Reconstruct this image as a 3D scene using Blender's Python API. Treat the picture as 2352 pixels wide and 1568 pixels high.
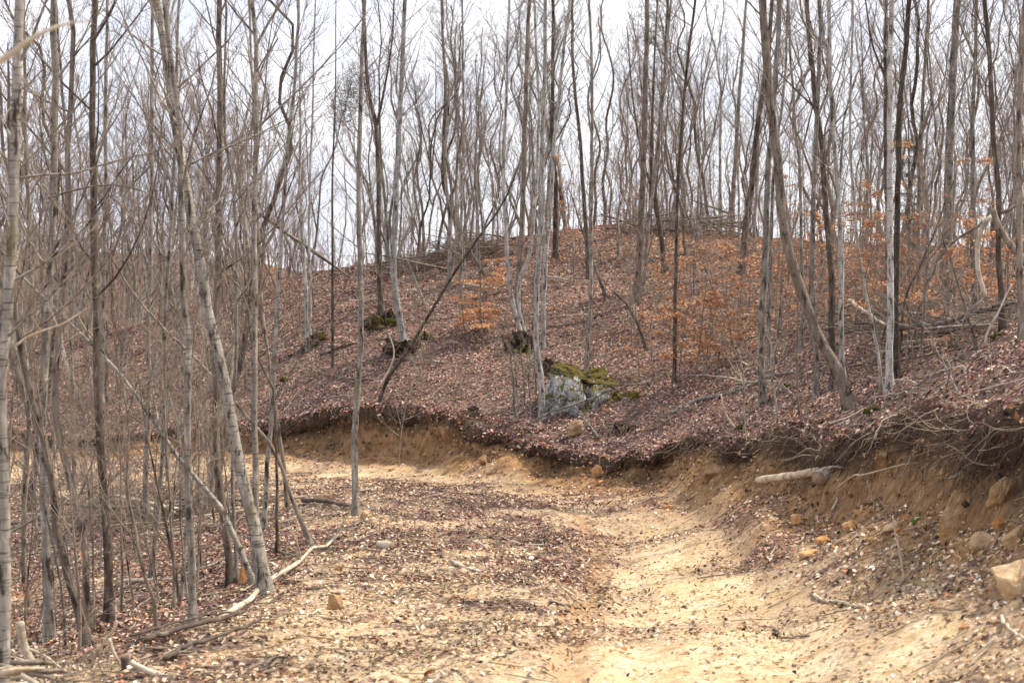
import bpy, math, random
import numpy as np
from mathutils import Vector
from mathutils.noise import fractal as mfractal
R = math.radians
for o in list(bpy.data.objects):
    bpy.data.objects.remove(o)
SC = bpy.context.scene
COL = SC.collection
# ------------------------------------------------------------------ camera, sky, sun
PITCH = math.atan((784 - 530) / 3267.0)
cam = bpy.data.cameras.new('camera')
cam.lens = 50; cam.sensor_width = 36; cam.clip_end = 2000; cam.clip_start = 0.1
cam.dof.use_dof = True; cam.dof.focus_distance = 29; cam.dof.aperture_fstop = 2.8
camo = bpy.data.objects.new('camera', cam); COL.objects.link(camo)
camo.location = (0, 0, 0); camo.rotation_euler = (R(90) - PITCH, 0, 0)
SC.camera = camo
SUN_EL, SUN_AZ = R(55), R(72)      # azimuth clockwise from +Y (view direction), so to the right
world = bpy.data.worlds.new('World'); SC.world = world; world.use_nodes = True
wt = world.node_tree; wt.nodes.clear()
def wn(t, **k):
    n = wt.nodes.new(t)
    for a, b in k.items(): setattr(n, a, b)
    return n
out = wn('ShaderNodeOutputWorld'); bg = wn('ShaderNodeBackground'); bg.inputs[1].default_value = 1
sky = wn('ShaderNodeTexSky', sky_type='NISHITA'); sky.sun_disc = False
sky.sun_elevation = SUN_EL; sky.sun_rotation = SUN_AZ
skm = wn('ShaderNodeMix', data_type='RGBA', blend_type='MULTIPLY'); skm.inputs[0].default_value = 1
wt.links.new(sky.outputs[0], skm.inputs[6]); skm.inputs[7].default_value = (0.12, 0.12, 0.12, 1)
tc = wn('ShaderNodeTexCoord'); mp = wn('ShaderNodeMapping'); mp.inputs['Scale'].default_value = (1, 1, 2.6)
nz = wn('ShaderNodeTexNoise'); nz.inputs['Scale'].default_value = 4.5; nz.inputs['Detail'].default_value = 6; nz.inputs['Roughness'].default_value = 0.55
wt.links.new(tc.outputs['Generated'], mp.inputs[0]); wt.links.new(mp.outputs[0], nz.inputs['Vector'])
cr = wn('ShaderNodeValToRGB'); wt.links.new(nz.outputs[0], cr.inputs[0])
cr.color_ramp.elements[0].position = 0.38; cr.color_ramp.elements[0].color = (0.76, 0.80, 0.93, 1)
cr.color_ramp.elements[1].position = 0.60; cr.color_ramp.elements[1].color = (1.06, 1.06, 1.12, 1)
mx = wn('ShaderNodeMix', data_type='RGBA'); mx.inputs[0].default_value = 0.90
wt.links.new(skm.outputs[2], mx.inputs[6]); wt.links.new(cr.outputs[0], mx.inputs[7])
wt.links.new(mx.outputs[2], bg.inputs[0]); wt.links.new(bg.outputs[0], out.inputs[0])
sl = bpy.data.lights.new('sun', 'SUN'); sl.energy = 4.9; sl.angle = R(1.0); sl.color = (1.0, 0.89, 0.73)
so = bpy.data.objects.new('sun', sl); COL.objects.link(so)
sd = Vector((math.sin(SUN_AZ) * math.cos(SUN_EL), math.cos(SUN_AZ) * math.cos(SUN_EL), math.sin(SUN_EL)))
so.rotation_euler = sd.to_track_quat('Z', 'Y').to_euler()
SC.view_settings.view_transform = 'Standard'; SC.view_settings.look = 'None'
SC.view_settings.exposure = 0.42; SC.view_settings.gamma = 1; SC.view_settings.use_curve_mapping = False
SC.render.engine = 'CYCLES'
SC.cycles.use_denoising = True
SC.cycles.max_bounces = 4; SC.cycles.diffuse_bounces = 2; SC.cycles.glossy_bounces = 2
SC.cycles.transparent_max_bounces = 4
SC.cycles.use_adaptive_sampling = False
# ------------------------------------------------------------------ helpers
rng = np.random.default_rng(7); RN = random.Random(11)
cP, sP = math.cos(PITCH), math.sin(PITCH)
def at(u, v, D):
    """point at depth Y = D seen at photo coordinates (u, v) of the 2352-wide view"""
    x = (u - 1176) / 3267.0; y = (784 - v) / 3267.0
    dx, dy, dz = x, cP + y * sP, -sP + y * cP
    return (dx / dy * D, D, dz / dy * D)
def px(w, D): return w / 3267.0 * D
def tag(o, label=None, cat=None, group=None, kind=None):
    if label: o['label'] = label
    if cat: o['category'] = cat
    if group: o['group'] = group
    if kind: o['kind'] = kind
    return o
def empty(name, loc, label, cat, group=None):
    o = bpy.data.objects.new(name, None); COL.objects.link(o); o.location = loc
    o.empty_display_size = 0.2
    return tag(o, label, cat, group)
def hash2(ix, iy, seed):
    n = (ix.astype(np.int64) * 374761393 + iy.astype(np.int64) * 668265263 + seed * 1442695041) & 0x7fffffff
    n = ((n ^ (n >> 13)) * 1274126177) & 0x7fffffff
    return ((n ^ (n >> 16)) & 0xffff) / 65535.0
def vnoise(x, y, seed=0):
    x = np.asarray(x, float); y = np.asarray(y, float)
    ix = np.floor(x); iy = np.floor(y); fx = x - ix; fy = y - iy
    fx = fx * fx * (3 - 2 * fx); fy = fy * fy * (3 - 2 * fy)
    a = hash2(ix, iy, seed); b = hash2(ix + 1, iy, seed); c = hash2(ix, iy + 1, seed); d = hash2(ix + 1, iy + 1, seed)
    return (a + (b - a) * fx) * (1 - fy) + (c + (d - c) * fx) * fy
def fbm(x, y, oc=4, seed=0):
    s = 0; a = 0.5; t = 0
    for i in range(oc):
        s = s + a * (vnoise(x * 2 ** i, y * 2 ** i, seed + i * 17) - 0.5); t += a; a *= 0.5
    return s / t * 2
def mesh_obj(name, co, loops, starts, totals, mat, parent=None, smooth=True, loc=None, cols=None):
    me = bpy.data.meshes.new(name)
    co = np.asarray(co, np.float32)
    me.vertices.add(len(co)); me.vertices.foreach_set('co', co.ravel())
    me.loops.add(len(loops)); me.loops.foreach_set('vertex_index', np.asarray(loops, np.int32))
    me.polygons.add(len(starts)); me.polygons.foreach_set('loop_start', np.asarray(starts, np.int32))
    if smooth: me.polygons.foreach_set('use_smooth', np.ones(len(starts), bool))
    me.update(calc_edges=True)
    if cols is not None:
        for nm, c in cols.items():
            at_ = me.color_attributes.new(nm, 'FLOAT_COLOR', 'POINT')
            c4 = np.ones((len(co), 4), np.float32); c4[:, :c.shape[1]] = c
            at_.data.foreach_set('color', c4.ravel())
    for m in (mat if isinstance(mat, (list, tuple)) else [mat]): me.materials.append(m)
    o = bpy.data.objects.new(name, me); COL.objects.link(o)
    if parent is not None: o.parent = parent
    if loc is not None: o.location = loc
    return o
def grid_faces(nr, nc):
    i = np.arange(nr - 1)[:, None] * nc + np.arange(nc - 1)[None, :]
    f = np.stack([i, i + 1, i + nc + 1, i + nc], -1).reshape(-1, 4)
    return f
def quads(name, co, f, mat, **k):
    f = np.asarray(f); n = f.shape[1]
    return mesh_obj(name, co, f.ravel(), np.arange(len(f)) * n, None, mat, **k)
class TB:
    """collects tubes and builds them as one mesh"""
    def __init__(s): s.g = {}
    def add(s, pts, rad, sides=3, cap=False): s.g.setdefault((len(pts), sides, cap), []).append((pts, rad))
    def build(s, name, mat, parent=None, origin=(0, 0, 0), smooth=True, rough=0.0):
        V = []; L = []; S = []; vo = 0; lo = 0
        for (n, k, cap), lst in s.g.items():
            P = np.array([a[0] for a in lst], float); Rr = np.array([a[1] for a in lst], float)
            T = np.zeros_like(P); T[:, 1:-1] = P[:, 2:] - P[:, :-2]; T[:, 0] = P[:, 1] - P[:, 0]; T[:, -1] = P[:, -1] - P[:, -2]
            T /= np.linalg.norm(T, axis=2, keepdims=True) + 1e-9
            main = P[:, -1] - P[:, 0]; main /= np.linalg.norm(main, axis=1, keepdims=True) + 1e-9
            ref = np.where(np.abs(main[:, :1]) > 0.6, np.array([[0.1, 1.0, 0.15]]), np.array([[1.0, 0.1, 0.1]]))[:, None, :]
            A = ref - (ref * T).sum(2, keepdims=True) * T; A /= np.linalg.norm(A, axis=2, keepdims=True) + 1e-9
            B = np.cross(T, A)
            th = np.arange(k) / k * 2 * math.pi
            ring = P[:, :, None, :] + Rr[:, :, None, None] * (A[:, :, None, :] * np.cos(th)[None, None, :, None] + B[:, :, None, :] * np.sin(th)[None, None, :, None])
            if rough:
                jit = 1 + rough * (rng.random(ring.shape[:3]) - 0.5)[..., None]
                ring = P[:, :, None, :] + (ring - P[:, :, None, :]) * jit
            V.append(ring.reshape(-1, 3)); m = len(lst)
            base = (np.arange(m) * n * k)[:, None, None] + (np.arange(n - 1) * k)[None, :, None] + np.arange(k)[None, None, :]
            nx = (np.arange(k) + 1) % k
            b2 = (np.arange(m) * n * k)[:, None, None] + (np.arange(n - 1) * k)[None, :, None] + nx[None, None, :]
            f = np.stack([base, b2, b2 + k, base + k], -1).reshape(-1) + vo
            L.append(f); S.append(lo + np.arange(len(f) // 4) * 4); lo += len(f)
            if cap:
                for q in range(m):
                    b = vo + q * n * k
                    L.append(np.arange(k)[::-1] + b); S.append(np.array([lo])); lo += k
                    L.append(np.arange(k) + b + (n - 1) * k); S.append(np.array([lo])); lo += k
            vo += m * n * k
        if not V: return None
        co = np.concatenate(V) - np.array(origin)
        return mesh_obj(name, co, np.concatenate(L), np.concatenate(S), None, mat, parent, smooth)
# ------------------------------------------------------------------ materials
def newmat(name, rough=0.9):
    m = bpy.data.materials.new(name); m.use_nodes = True
    nt = m.node_tree; b = nt.nodes['Principled BSDF']; b.inputs['Roughness'].default_value = rough
    b.inputs['Specular IOR Level'].default_value = 0.2
    return m, nt, b
def noise_n(nt, vec, scale, detail=3, rough=0.6):
    n = nt.nodes.new('ShaderNodeTexNoise'); n.inputs['Scale'].default_value = scale; n.inputs['Detail'].default_value = detail
    n.inputs['Roughness'].default_value = rough
    if vec is not None: nt.links.new(vec, n.inputs['Vector'])
    return n.outputs[0]
def ramp_n(nt, fac, stops):
    r = nt.nodes.new('ShaderNodeValToRGB'); nt.links.new(fac, r.inputs[0])
    e = r.color_ramp.elements
    while len(e) < len(stops): e.new(0.5)
    for i, (p, c) in enumerate(stops):
        e[i].position = p; e[i].color = (c[0], c[1], c[2], 1) if not isinstance(c, (int, float)) else (c, c, c, 1)
    return r.outputs[0]
def mixc(nt, fac, a, b, mode='MIX'):
    m = nt.nodes.new('ShaderNodeMix'); m.data_type = 'RGBA'; m.blend_type = mode
    for s, val in ((0, fac), (6, a), (7, b)):
        if isinstance(val, (int, float)): m.inputs[s].default_value = val
        elif isinstance(val, tuple): m.inputs[s].default_value = (val[0], val[1], val[2], 1)
        else: nt.links.new(val, m.inputs[s])
    return m.outputs[2]
def bump_n(nt, b, h, strength=0.5, dist=0.02):
    n = nt.nodes.new('ShaderNodeBump'); n.inputs['Strength'].default_value = strength; n.inputs['Distance'].default_value = dist
    nt.links.new(h, n.inputs['Height']); nt.links.new(n.outputs[0], b.inputs['Normal'])
def objvec(nt, sc=(1, 1, 1), rnd=True):
    t = nt.nodes.new('ShaderNodeTexCoord'); m = nt.nodes.new('ShaderNodeMapping'); m.inputs['Scale'].default_value = sc
    nt.links.new(t.outputs['Object'], m.inputs['Vector'])
    if rnd:
        oi = nt.nodes.new('ShaderNodeObjectInfo'); mu = nt.nodes.new('ShaderNodeMath'); mu.operation = 'MULTIPLY'; mu.inputs[1].default_value = 40
        nt.links.new(oi.outputs['Random'], mu.inputs[0]); nt.links.new(mu.outputs[0], m.inputs['Location'])
        return m.outputs[0], oi.outputs['Random']
    return m.outputs[0], None
def bark(name, base, dark, pale, band=0.5, moss=0.0):
    m, nt, b = newmat(name)
    v, rnd = objvec(nt, (7, 7, 2.2))
    n1 = noise_n(nt, v, 1.6, 5, 0.65)
    c = ramp_n(nt, n1, [(0.38, dark), (0.46, base), (0.54, base), (0.64, pale)])
    v2, _ = objvec(nt, (5, 5, 55)); n2 = noise_n(nt, v2, 1.0, 2)
    f2 = ramp_n(nt, n2, [(0.56, 0.0), (0.64, band)])
    c = mixc(nt, f2, c, dark)
    v3, _ = objvec(nt, (2, 2, 1)); n3 = noise_n(nt, v3, 1.3, 3)
    c = mixc(nt, ramp_n(nt, n3, [(0.3, 0.62), (0.7, 1.0)]), (0, 0, 0), c)
    if moss:
        n4 = noise_n(nt, v3, 2.4, 4); c = mixc(nt, ramp_n(nt, n4, [(0.60, 0.0), (0.68, moss)]), c, (0.16, 0.11, 0.02))
    hs = nt.nodes.new('ShaderNodeHueSaturation'); mr = nt.nodes.new('ShaderNodeMapRange')
    nt.links.new(rnd, mr.inputs[0]); mr.inputs[3].default_value = 0.75; mr.inputs[4].default_value = 1.25
    nt.links.new(mr.outputs[0], hs.inputs['Value']); nt.links.new(c, hs.inputs['Color'])
    nt.links.new(hs.outputs[0], b.inputs['Base Color'])
    v5, _ = objvec(nt, (30, 30, 8)); bump_n(nt, b, noise_n(nt, v5, 1.5, 5, 0.7), 0.9, 0.012)
    return m
M = {}
M['pale'] = bark('bark_pale', (0.40, 0.37, 0.32), (0.075, 0.062, 0.05), (0.64, 0.60, 0.53), 0.75, 0.5)
M['white'] = bark('bark_white', (0.44, 0.42, 0.385), (0.10, 0.088, 0.075), (0.64, 0.62, 0.58), 0.75)
M['grey'] = bark('bark_grey', (0.28, 0.25, 0.215), (0.065, 0.053, 0.042), (0.52, 0.48, 0.42), 0.65, 0.3)
M['brown'] = bark('bark_brown', (0.25, 0.205, 0.165), (0.07, 0.052, 0.04), (0.40, 0.34, 0.27), 0.35, 0.3)
M['dark'] = bark('bark_dark', (0.115, 0.09, 0.072), (0.035, 0.026, 0.02), (0.26, 0.215, 0.17), 0.3, 0.4)
def simple(name, stops, scale=6, rough=0.9, sc=(1, 1, 1), bump=0.5, bd=0.01):
    m, nt, b = newmat(name, rough); v, rnd = objvec(nt, sc)
    n = noise_n(nt, v, scale, 5, 0.65); c = ramp_n(nt, n, stops); nt.links.new(c, b.inputs['Base Color'])
    if bump: bump_n(nt, b, noise_n(nt, v, scale * 3, 4, 0.7), bump, bd)
    return m
M['twig'] = simple('twig_bark', [(0.3, (0.125, 0.10, 0.082)), (0.7, (0.34, 0.275, 0.225))], 2.5, bump=0)
M['twig_red'] = simple('twig_bark_reddish', [(0.3, (0.14, 0.09, 0.078)), (0.7, (0.31, 0.205, 0.175))], 2.5, bump=0)
M['twig_pale'] = simple('twig_bark_pale', [(0.3, (0.20, 0.16, 0.12)), (0.7, (0.42, 0.36, 0.28))], 2.5, bump=0)
M['deadwood'] = simple('weathered_wood', [(0.3, (0.22, 0.17, 0.12)), (0.5, (0.48, 0.41, 0.32)), (0.7, (0.68, 0.62, 0.52))], 5, sc=(1, 1, 1), bump=0.6)
M['barewood'] = simple('bare_pale_wood', [(0.3, (0.20, 0.14, 0.09)), (0.42, (0.44, 0.34, 0.23)), (0.6, (0.64, 0.55, 0.42)), (0.75, (0.74, 0.68, 0.58))], 7, sc=(1, 1, 1), bump=0.8)
M['darkwood'] = simple('dark_wet_wood', [(0.3, (0.045, 0.035, 0.03)), (0.6, (0.12, 0.095, 0.08)), (0.75, (0.25, 0.21, 0.17))], 6, bump=0.8)
M['endgrain'] = simple('sawn_end', [(0.3, (0.20, 0.13, 0.09)), (0.7, (0.36, 0.26, 0.19))], 9, bump=0.3)
M['tan_stone'] = simple('tan_sandstone', [(0.30, (0.17, 0.095, 0.045)), (0.46, (0.36, 0.215, 0.105)), (0.58, (0.42, 0.27, 0.145)), (0.72, (0.58, 0.43, 0.27))], 6, bump=0.9, bd=0.04)
M['orange_stone'] = simple('orange_sandstone', [(0.3, (0.34, 0.15, 0.05)), (0.5, (0.47, 0.24, 0.10)), (0.72, (0.58, 0.38, 0.20))], 4, bump=0.7, bd=0.03)
M['pale_stone'] = simple('pale_sandstone', [(0.3, (0.30, 0.185, 0.09)), (0.5, (0.48, 0.33, 0.19)), (0.72, (0.62, 0.48, 0.32))], 5, bump=0.9, bd=0.03)
M['root'] = simple('root_bark', [(0.3, (0.05, 0.035, 0.026)), (0.55, (0.13, 0.09, 0.065)), (0.75, (0.26, 0.195, 0.145))], 1.7, bump=0)
M['root_pale'] = simple('root_pale', [(0.3, (0.26, 0.19, 0.14)), (0.7, (0.50, 0.42, 0.33))], 4, bump=0.2)
M['moss'] = simple('moss', [(0.3, (0.02, 0.018, 0.008)), (0.5, (0.065, 0.055, 0.014)), (0.72, (0.20, 0.17, 0.03))], 9, bump=1, bd=0.04)
M['fern'] = simple('fern_green', [(0.3, (0.035, 0.06, 0.015)), (0.7, (0.12, 0.16, 0.03))], 6, bump=0)
M['needle'] = simple('needle_green', [(0.3, (0.03, 0.04, 0.015)), (0.7, (0.10, 0.11, 0.03))], 2, bump=0)
M['bright_leaf'] = simple('bright_green_leaf', [(0.3, (0.12, 0.25, 0.06)), (0.7, (0.30, 0.48, 0.14))], 20, bump=0)
M['ribbon'] = simple('pink_ribbon', [(0.3, (0.75, 0.15, 0.28)), (0.7, (0.85, 0.30, 0.42))], 20, bump=0)
# leaf material: colour from attribute
def attr_mat(name, trans=0.0, attr='leafcol'):
    m, nt, b = newmat(name, 0.75)
    a = nt.nodes.new('ShaderNodeAttribute'); a.attribute_name = attr
    nt.links.new(a.outputs['Color'], b.inputs['Base Color'])
    if trans:
        t = nt.nodes.new('ShaderNodeBsdfTranslucent'); nt.links.new(a.outputs['Color'], t.inputs[0])
        mxs = nt.nodes.new('ShaderNodeMixShader'); mxs.inputs[0].default_value = trans
        o = nt.nodes['Material Output']; nt.links.new(b.outputs[0], mxs.inputs[1]); nt.links.new(t.outputs[0], mxs.inputs[2])
        nt.links.new(mxs.outputs[0], o.inputs[0])
    return m
M['leaf'] = attr_mat('dead_leaf'); M['beechleaf'] = attr_mat('hanging_leaf', 0.4)
# rock of the outcrop: lichen-white face, moss on top
def outcrop_mat(name, mossy):
    m, nt, b = newmat(name)
    g = nt.nodes.new('ShaderNodeNewGeometry'); v, _ = objvec(nt, (1, 1, 1), False)
    n = noise_n(nt, v, 2.6, 6, 0.7)
    c = ramp_n(nt, n, [(0.36, (0.09, 0.08, 0.065)), (0.44, (0.26, 0.26, 0.25)), (0.54, (0.50, 0.505, 0.50)), (0.68, (0.70, 0.70, 0.69))])
    sx = nt.nodes.new('ShaderNodeSeparateXYZ'); nt.links.new(g.outputs['Normal'], sx.inputs[0])
    n2 = noise_n(nt, v, 3.5, 4)
    ad = nt.nodes.new('ShaderNodeMath'); ad.operation = 'MULTIPLY_ADD'; nt.links.new(sx.outputs[2], ad.inputs[0]); ad.inputs[1].default_value = 0.5; nt.links.new(n2, ad.inputs[2])
    f = ramp_n(nt, ad.outputs[0], [(0.62 - mossy, 0.0), (0.72 - mossy, 1.0)])
    mo = ramp_n(nt, noise_n(nt, v, 12, 3), [(0.3, (0.03, 0.025, 0.008)), (0.6, (0.12, 0.095, 0.018)), (0.75, (0.22, 0.17, 0.03))])
    nt.links.new(mixc(nt, f, c, mo), b.inputs['Base Color'])
    bump_n(nt, b, noise_n(nt, v, 9, 6, 0.75), 0.9, 0.06)
    return m
M['outcrop'] = outcrop_mat('lichen_rock', -0.06); M['outcrop_mossy'] = outcrop_mat('mossy_rock', 0.22)
# ground
def ground_mat():
    m, nt, b = newmat('forest_ground', 0.95)
    a = nt.nodes.new('ShaderNodeAttribute'); a.attribute_name = 'ground'
    sep = nt.nodes.new('ShaderNodeSeparateColor'); nt.links.new(a.outputs['Color'], sep.inputs[0])
    v, _ = objvec(nt, (1, 1, 1), False)
    nb = noise_n(nt, v, 0.55, 5, 0.6); nf = noise_n(nt, v, 14, 6, 0.75); nm = noise_n(nt, v, 3.2, 5, 0.65)
    vf = nt.nodes.new('ShaderNodeTexVoronoi'); vf.inputs['Scale'].default_value = 16; nt.links.new(v, vf.inputs['Vector'])
    dirt = ramp_n(nt, nm, [(0.30, (0.33, 0.215, 0.11)), (0.41, (0.50, 0.365, 0.205)), (0.50, (0.60, 0.47, 0.295)), (0.64, (0.74, 0.635, 0.46))])
    och = ramp_n(nt, nb, [(0.52, 0.0), (0.64, 0.5)]); dirt = mixc(nt, och, dirt, (0.60, 0.40, 0.17))
    dirt = mixc(nt, ramp_n(nt, nf, [(0.34, 0.75), (0.50, 0.0)]), dirt, (0.20, 0.135, 0.075))
    dirt = mixc(nt, ramp_n(nt, noise_n(nt, v, 38, 4, 0.8), [(0.54, 0.0), (0.66, 0.7)]), dirt, (0.78, 0.70, 0.55))
    lit = nt.nodes.new('ShaderNodeSeparateColor'); nt.links.new(vf.outputs['Color'], lit.inputs[0])
    leaf = ramp_n(nt, lit.outputs[0], [(0.0, (0.06, 0.04, 0.035)), (0.35, (0.13, 0.08, 0.066)), (0.6, (0.20, 0.125, 0.098)), (0.85, (0.30, 0.205, 0.165)), (1.0, (0.42, 0.31, 0.25))])
    leaf = mixc(nt, ramp_n(nt, nf, [(0.35, 0.75), (0.6, 0.0)]), leaf, (0.045, 0.03, 0.025))
    soil = ramp_n(nt, nm, [(0.3, (0.13, 0.070, 0.035)), (0.5, (0.30, 0.165, 0.072)), (0.7, (0.44, 0.27, 0.125))])
    deb = ramp_n(nt, nf, [(0.32, (0.10, 0.07, 0.05)), (0.44, (0.27, 0.18, 0.115)), (0.55, (0.44, 0.32, 0.21)), (0.68, (0.66, 0.55, 0.41))])
    pm = nt.nodes.new('ShaderNodeMath'); pm.operation = 'MULTIPLY_ADD'; nt.links.new(nm, pm.inputs[0]); pm.inputs[1].default_value = 1.1; nt.links.new(sep.outputs[1], pm.inputs[2])
    c = mixc(nt, ramp_n(nt, pm.outputs[0], [(0.62, 0.0), (0.86, 0.85)]), dirt, deb)
    hi = nt.nodes.new('ShaderNodeMath'); hi.operation = 'MULTIPLY_ADD'; nt.links.new(nm, hi.inputs[0]); hi.inputs[1].default_value = 0.6; nt.links.new(sep.outputs[1], hi.inputs[2])
    c = mixc(nt, ramp_n(nt, hi.outputs[0], [(0.85, 0.0), (1.05, 1.0)]), c, leaf); c = mixc(nt, sep.outputs[2], c, soil)
    mossf = nt.nodes.new('ShaderNodeMath'); mossf.operation = 'MULTIPLY'
    nt.links.new(ramp_n(nt, noise_n(nt, v, 0.9, 5, 0.7), [(0.66, 0.0), (0.72, 0.8)]), mossf.inputs[0]); nt.links.new(sep.outputs[1], mossf.inputs[1])
    c = mixc(nt, mossf.outputs[0], c, (0.10, 0.085, 0.02))
    nt.links.new(c, b.inputs['Base Color'])
    bump_n(nt, b, nf, 0.8, 0.035)
    return m
M['ground'] = ground_mat()
def bank_mat():
    m, nt, b = newmat('cut_bank_soil', 0.95)
    a = nt.nodes.new('ShaderNodeAttribute'); a.attribute_name = 'ground'
    sep = nt.nodes.new('ShaderNodeSeparateColor'); nt.links.new(a.outputs['Color'], sep.inputs[0])
    v, _ = objvec(nt, (1, 1, 1), False); n = noise_n(nt, v, 2.2, 6, 0.7)
    v2, _ = objvec(nt, (9, 9, 2), False); n2 = noise_n(nt, v2, 1.0, 5, 0.7)
    c = ramp_n(nt, n, [(0.3, (0.15, 0.085, 0.045)), (0.5, (0.30, 0.175, 0.085)), (0.7, (0.44, 0.28, 0.145))])
    c = mixc(nt, ramp_n(nt, n2, [(0.38, 0.65), (0.55, 0.0)]), c, (0.10, 0.058, 0.032))
    dk = ramp_n(nt, n2, [(0.3, (0.03, 0.022, 0.017)), (0.7, (0.13, 0.092, 0.065))])
    c = mixc(nt, sep.outputs[0], c, dk); nt.links.new(c, b.inputs['Base Color'])
    bump_n(nt, b, n2, 0.9, 0.06)
    return m
M['bank'] = bank_mat()
# ------------------------------------------------------------------ terrain: lower sheet (road side) and upper sheet (hill side) with a cut bank between
ST = [(-900, 56, 1000, 1030), (-400, 52, 1000, 1032), (100, 47, 998, 1035), (400, 47, 998, 1040), (640, 46, 985, 1042), (740, 45, 952, 1044), (830, 44, 938, 1046),
      (950, 42.5, 940, 1052), (1080, 40.5, 962, 1062), (1150, 39.5, 990, 1066), (1230, 38, 1020, 1082), (1330, 37, 1044, 1100), (1450, 36, 1050, 1106),
      (1540, 34.5, 1043, 1096), (1588, 33, 1034, 1084), (1643, 31, 1018, 1062), (1758, 27.5, 1010, 1062), (1900, 23.5, 1020, 1088), (2018, 20.2, 1018, 1104),
      (2218, 16.5, 1000, 1130), (2352, 14.2, 975, 1150), (2600, 12, 960, 1150), (3200, 9, 980, 1180)]
def p3(l): return [at(*a) for a in l]
Lc = p3([(1700,1568,11),(1600,1400,17),(1580,1300,22),(1550,1230,27),(1450,1160,33),(1250,1120,37),(1050,1092,39.5),(830,1078,42),(500,1072,43),(100,1070,44),(-400,1070,46),(-900,1070,50),
   (1100,1568,10.5),(1000,1400,15.5),(1000,1250,22),(1150,1180,29),(900,1180,28),(800,1230,24),(620,1350,17),(450,1450,13.5),(300,1520,12),(700,1290,20),(850,1160,29),
   (950,1130,33),(900,1110,36),(700,1105,38),(600,1150,34),(560,1300,22),(500,1340,21),(350,1400,21),(200,1450,21),(50,1450,20),(200,1300,28),(450,1250,27),(450,1180,31),(200,1180,34),
   (200,1120,39.5),(0,1300,28),(600,1230,26),(-20,1568,12.5),(-400,1500,20),(-400,1300,30),(-900,1400,25),(-400,1130,40),(2150,1568,10),(2352,1500,9.8),(2352,1400,11),(2100,1350,14),(1900,1230,20),
   (1750,1150,26),(1950,1400,14.5),(2250,1270,14),(1640,1150,29),(2192,1240,15.5),(2352,1290,12.8),(2018,1172,19.2),(1900,1135,22.6),(1758,1098,26.8),(350,1475,15.5),(200,1505,15),(80,1530,14.5),(480,1400,16.5),(-100,1500,16)])
Lc += [(0, 0, -1.65), (0, 5, -2.45), (3, 5, -2.35), (-3, 5, -2.7), (4, 2, -2.0), (0, -10, -1.3), (-8, 0, -3.6), (-8, -10, -3.2), (-9, 8, -4.4), (-25, 10, -7)]
Uc = p3([(1300,930,41),(1300,850,46),(1000,850,46),(1200,760,50),(900,780,50),(640,850,50),(640,720,56),(640,650,61),(900,620,60),(1080,575,61),(1250,540,62),(1500,515,63),(1500,600,56),
   (1500,700,50),(1500,820,44),(1550,930,39),(1700,630,54),(1750,920,33),(1700,970,32),(1850,600,55),(1950,925,28),(1900,850,34),(1900,750,41),(2200,700,36),(2100,850,26),(2300,850,19),
   (2352,780,21),(2200,620,50),(2352,600,60),(1900,560,66),(100,930,50),(100,850,57),(100,770,66),(350,740,62),(400,860,54),(-400,930,56),(-400,800,68),(2500,700,24),(3000,700,14)])
Uc += [(6, 80, -0.9), (6, 100, -4), (25, 85, -2.0), (30, 110, -5), (-20, 80, -6.5), (-45, 85, -8), (-20, 110, -12), (-60, 110, -14), (40, 50, 1.0), (18, 20, 0.2), (14, 5, 0.6), (9, -10, 0.8), (60, 90, 0)]
tops, bots = [], []
for (u, D, vt, vb) in ST:
    bots.append(at(u, vb, D)); tops.append(at(u, vt, D + 0.35))
tops.append((6.2, -2, -0.2)); bots.append((5.4, -2, -1.5)); tops.append((6.8, -12, 0.1)); bots.append((6.0, -12, -1.2))
tops = np.array(tops); bots = np.array(bots)
Lp = np.array(Lc + [tuple(b) for b in bots]); Up = np.array(Uc + [tuple(t) for t in tops])
class RBF:
    def __init__(s, P, lam=0.02):
        s.X = P[:, :2]; n = len(P)
        K = s.k(s.X, s.X) + lam * np.eye(n); A = np.zeros((n + 3, n + 3)); A[:n, :n] = K
        A[:n, n] = 1; A[:n, n + 1:] = s.X; A[n:, :n] = A[:n, n:].T
        s.w = np.linalg.solve(A, np.concatenate([P[:, 2], np.zeros(3)]))
    def k(s, a, b):
        r = np.sqrt(((a[:, None, :] - b[None, :, :]) ** 2).sum(2) + 0.3); return r
    def __call__(s, x, y):
        Q = np.stack([x, y], 1); o = np.empty(len(Q))
        for i in range(0, len(Q), 40000):
            q = Q[i:i + 40000]; o[i:i + 40000] = s.k(q, s.X) @ s.w[:-3] + s.w[-3] + q @ s.w[-2:]
        return o
fL = RBF(Lp, -0.3); fU = RBF(Up, -0.3)
# smooth, slightly wandering edge line of the bank
def catmull(P, per):
    P = np.vstack([2 * P[0] - P[1], P, 2 * P[-1] - P[-2]]); o = []
    for i in range(1, len(P) - 2):
        t = np.arange(per)[:, None] / per
        a, b, c, d = P[i - 1], P[i], P[i + 1], P[i + 2]
        o.append(0.5 * (2 * b + (c - a) * t + (2 * a - 5 * b + 4 * c - d) * t ** 2 + (3 * b - a - 3 * c + d) * t ** 3))
    o.append(P[-2][None]); return np.vstack(o)
mid = catmull(((tops + bots) / 2)[:, :2], 12)
seg = mid[1:] - mid[:-1]; sl_ = np.linalg.norm(seg, axis=1); cum = np.concatenate([[0], np.cumsum(sl_)])
nrm = np.stack([-seg[:, 1], seg[:, 0]], 1) / sl_[:, None]      # left of direction (left to right) = hill side
for i in range(len(mid)):
    n_ = nrm[min(i, len(nrm) - 1)]
    mid[i] += n_ * 0.45 * float(fbm(np.array([cum[i] * 0.7]), np.array([3.3]), 3, 5)[0])
seg = mid[1:] - mid[:-1]; sl2 = (seg ** 2).sum(1)
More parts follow.
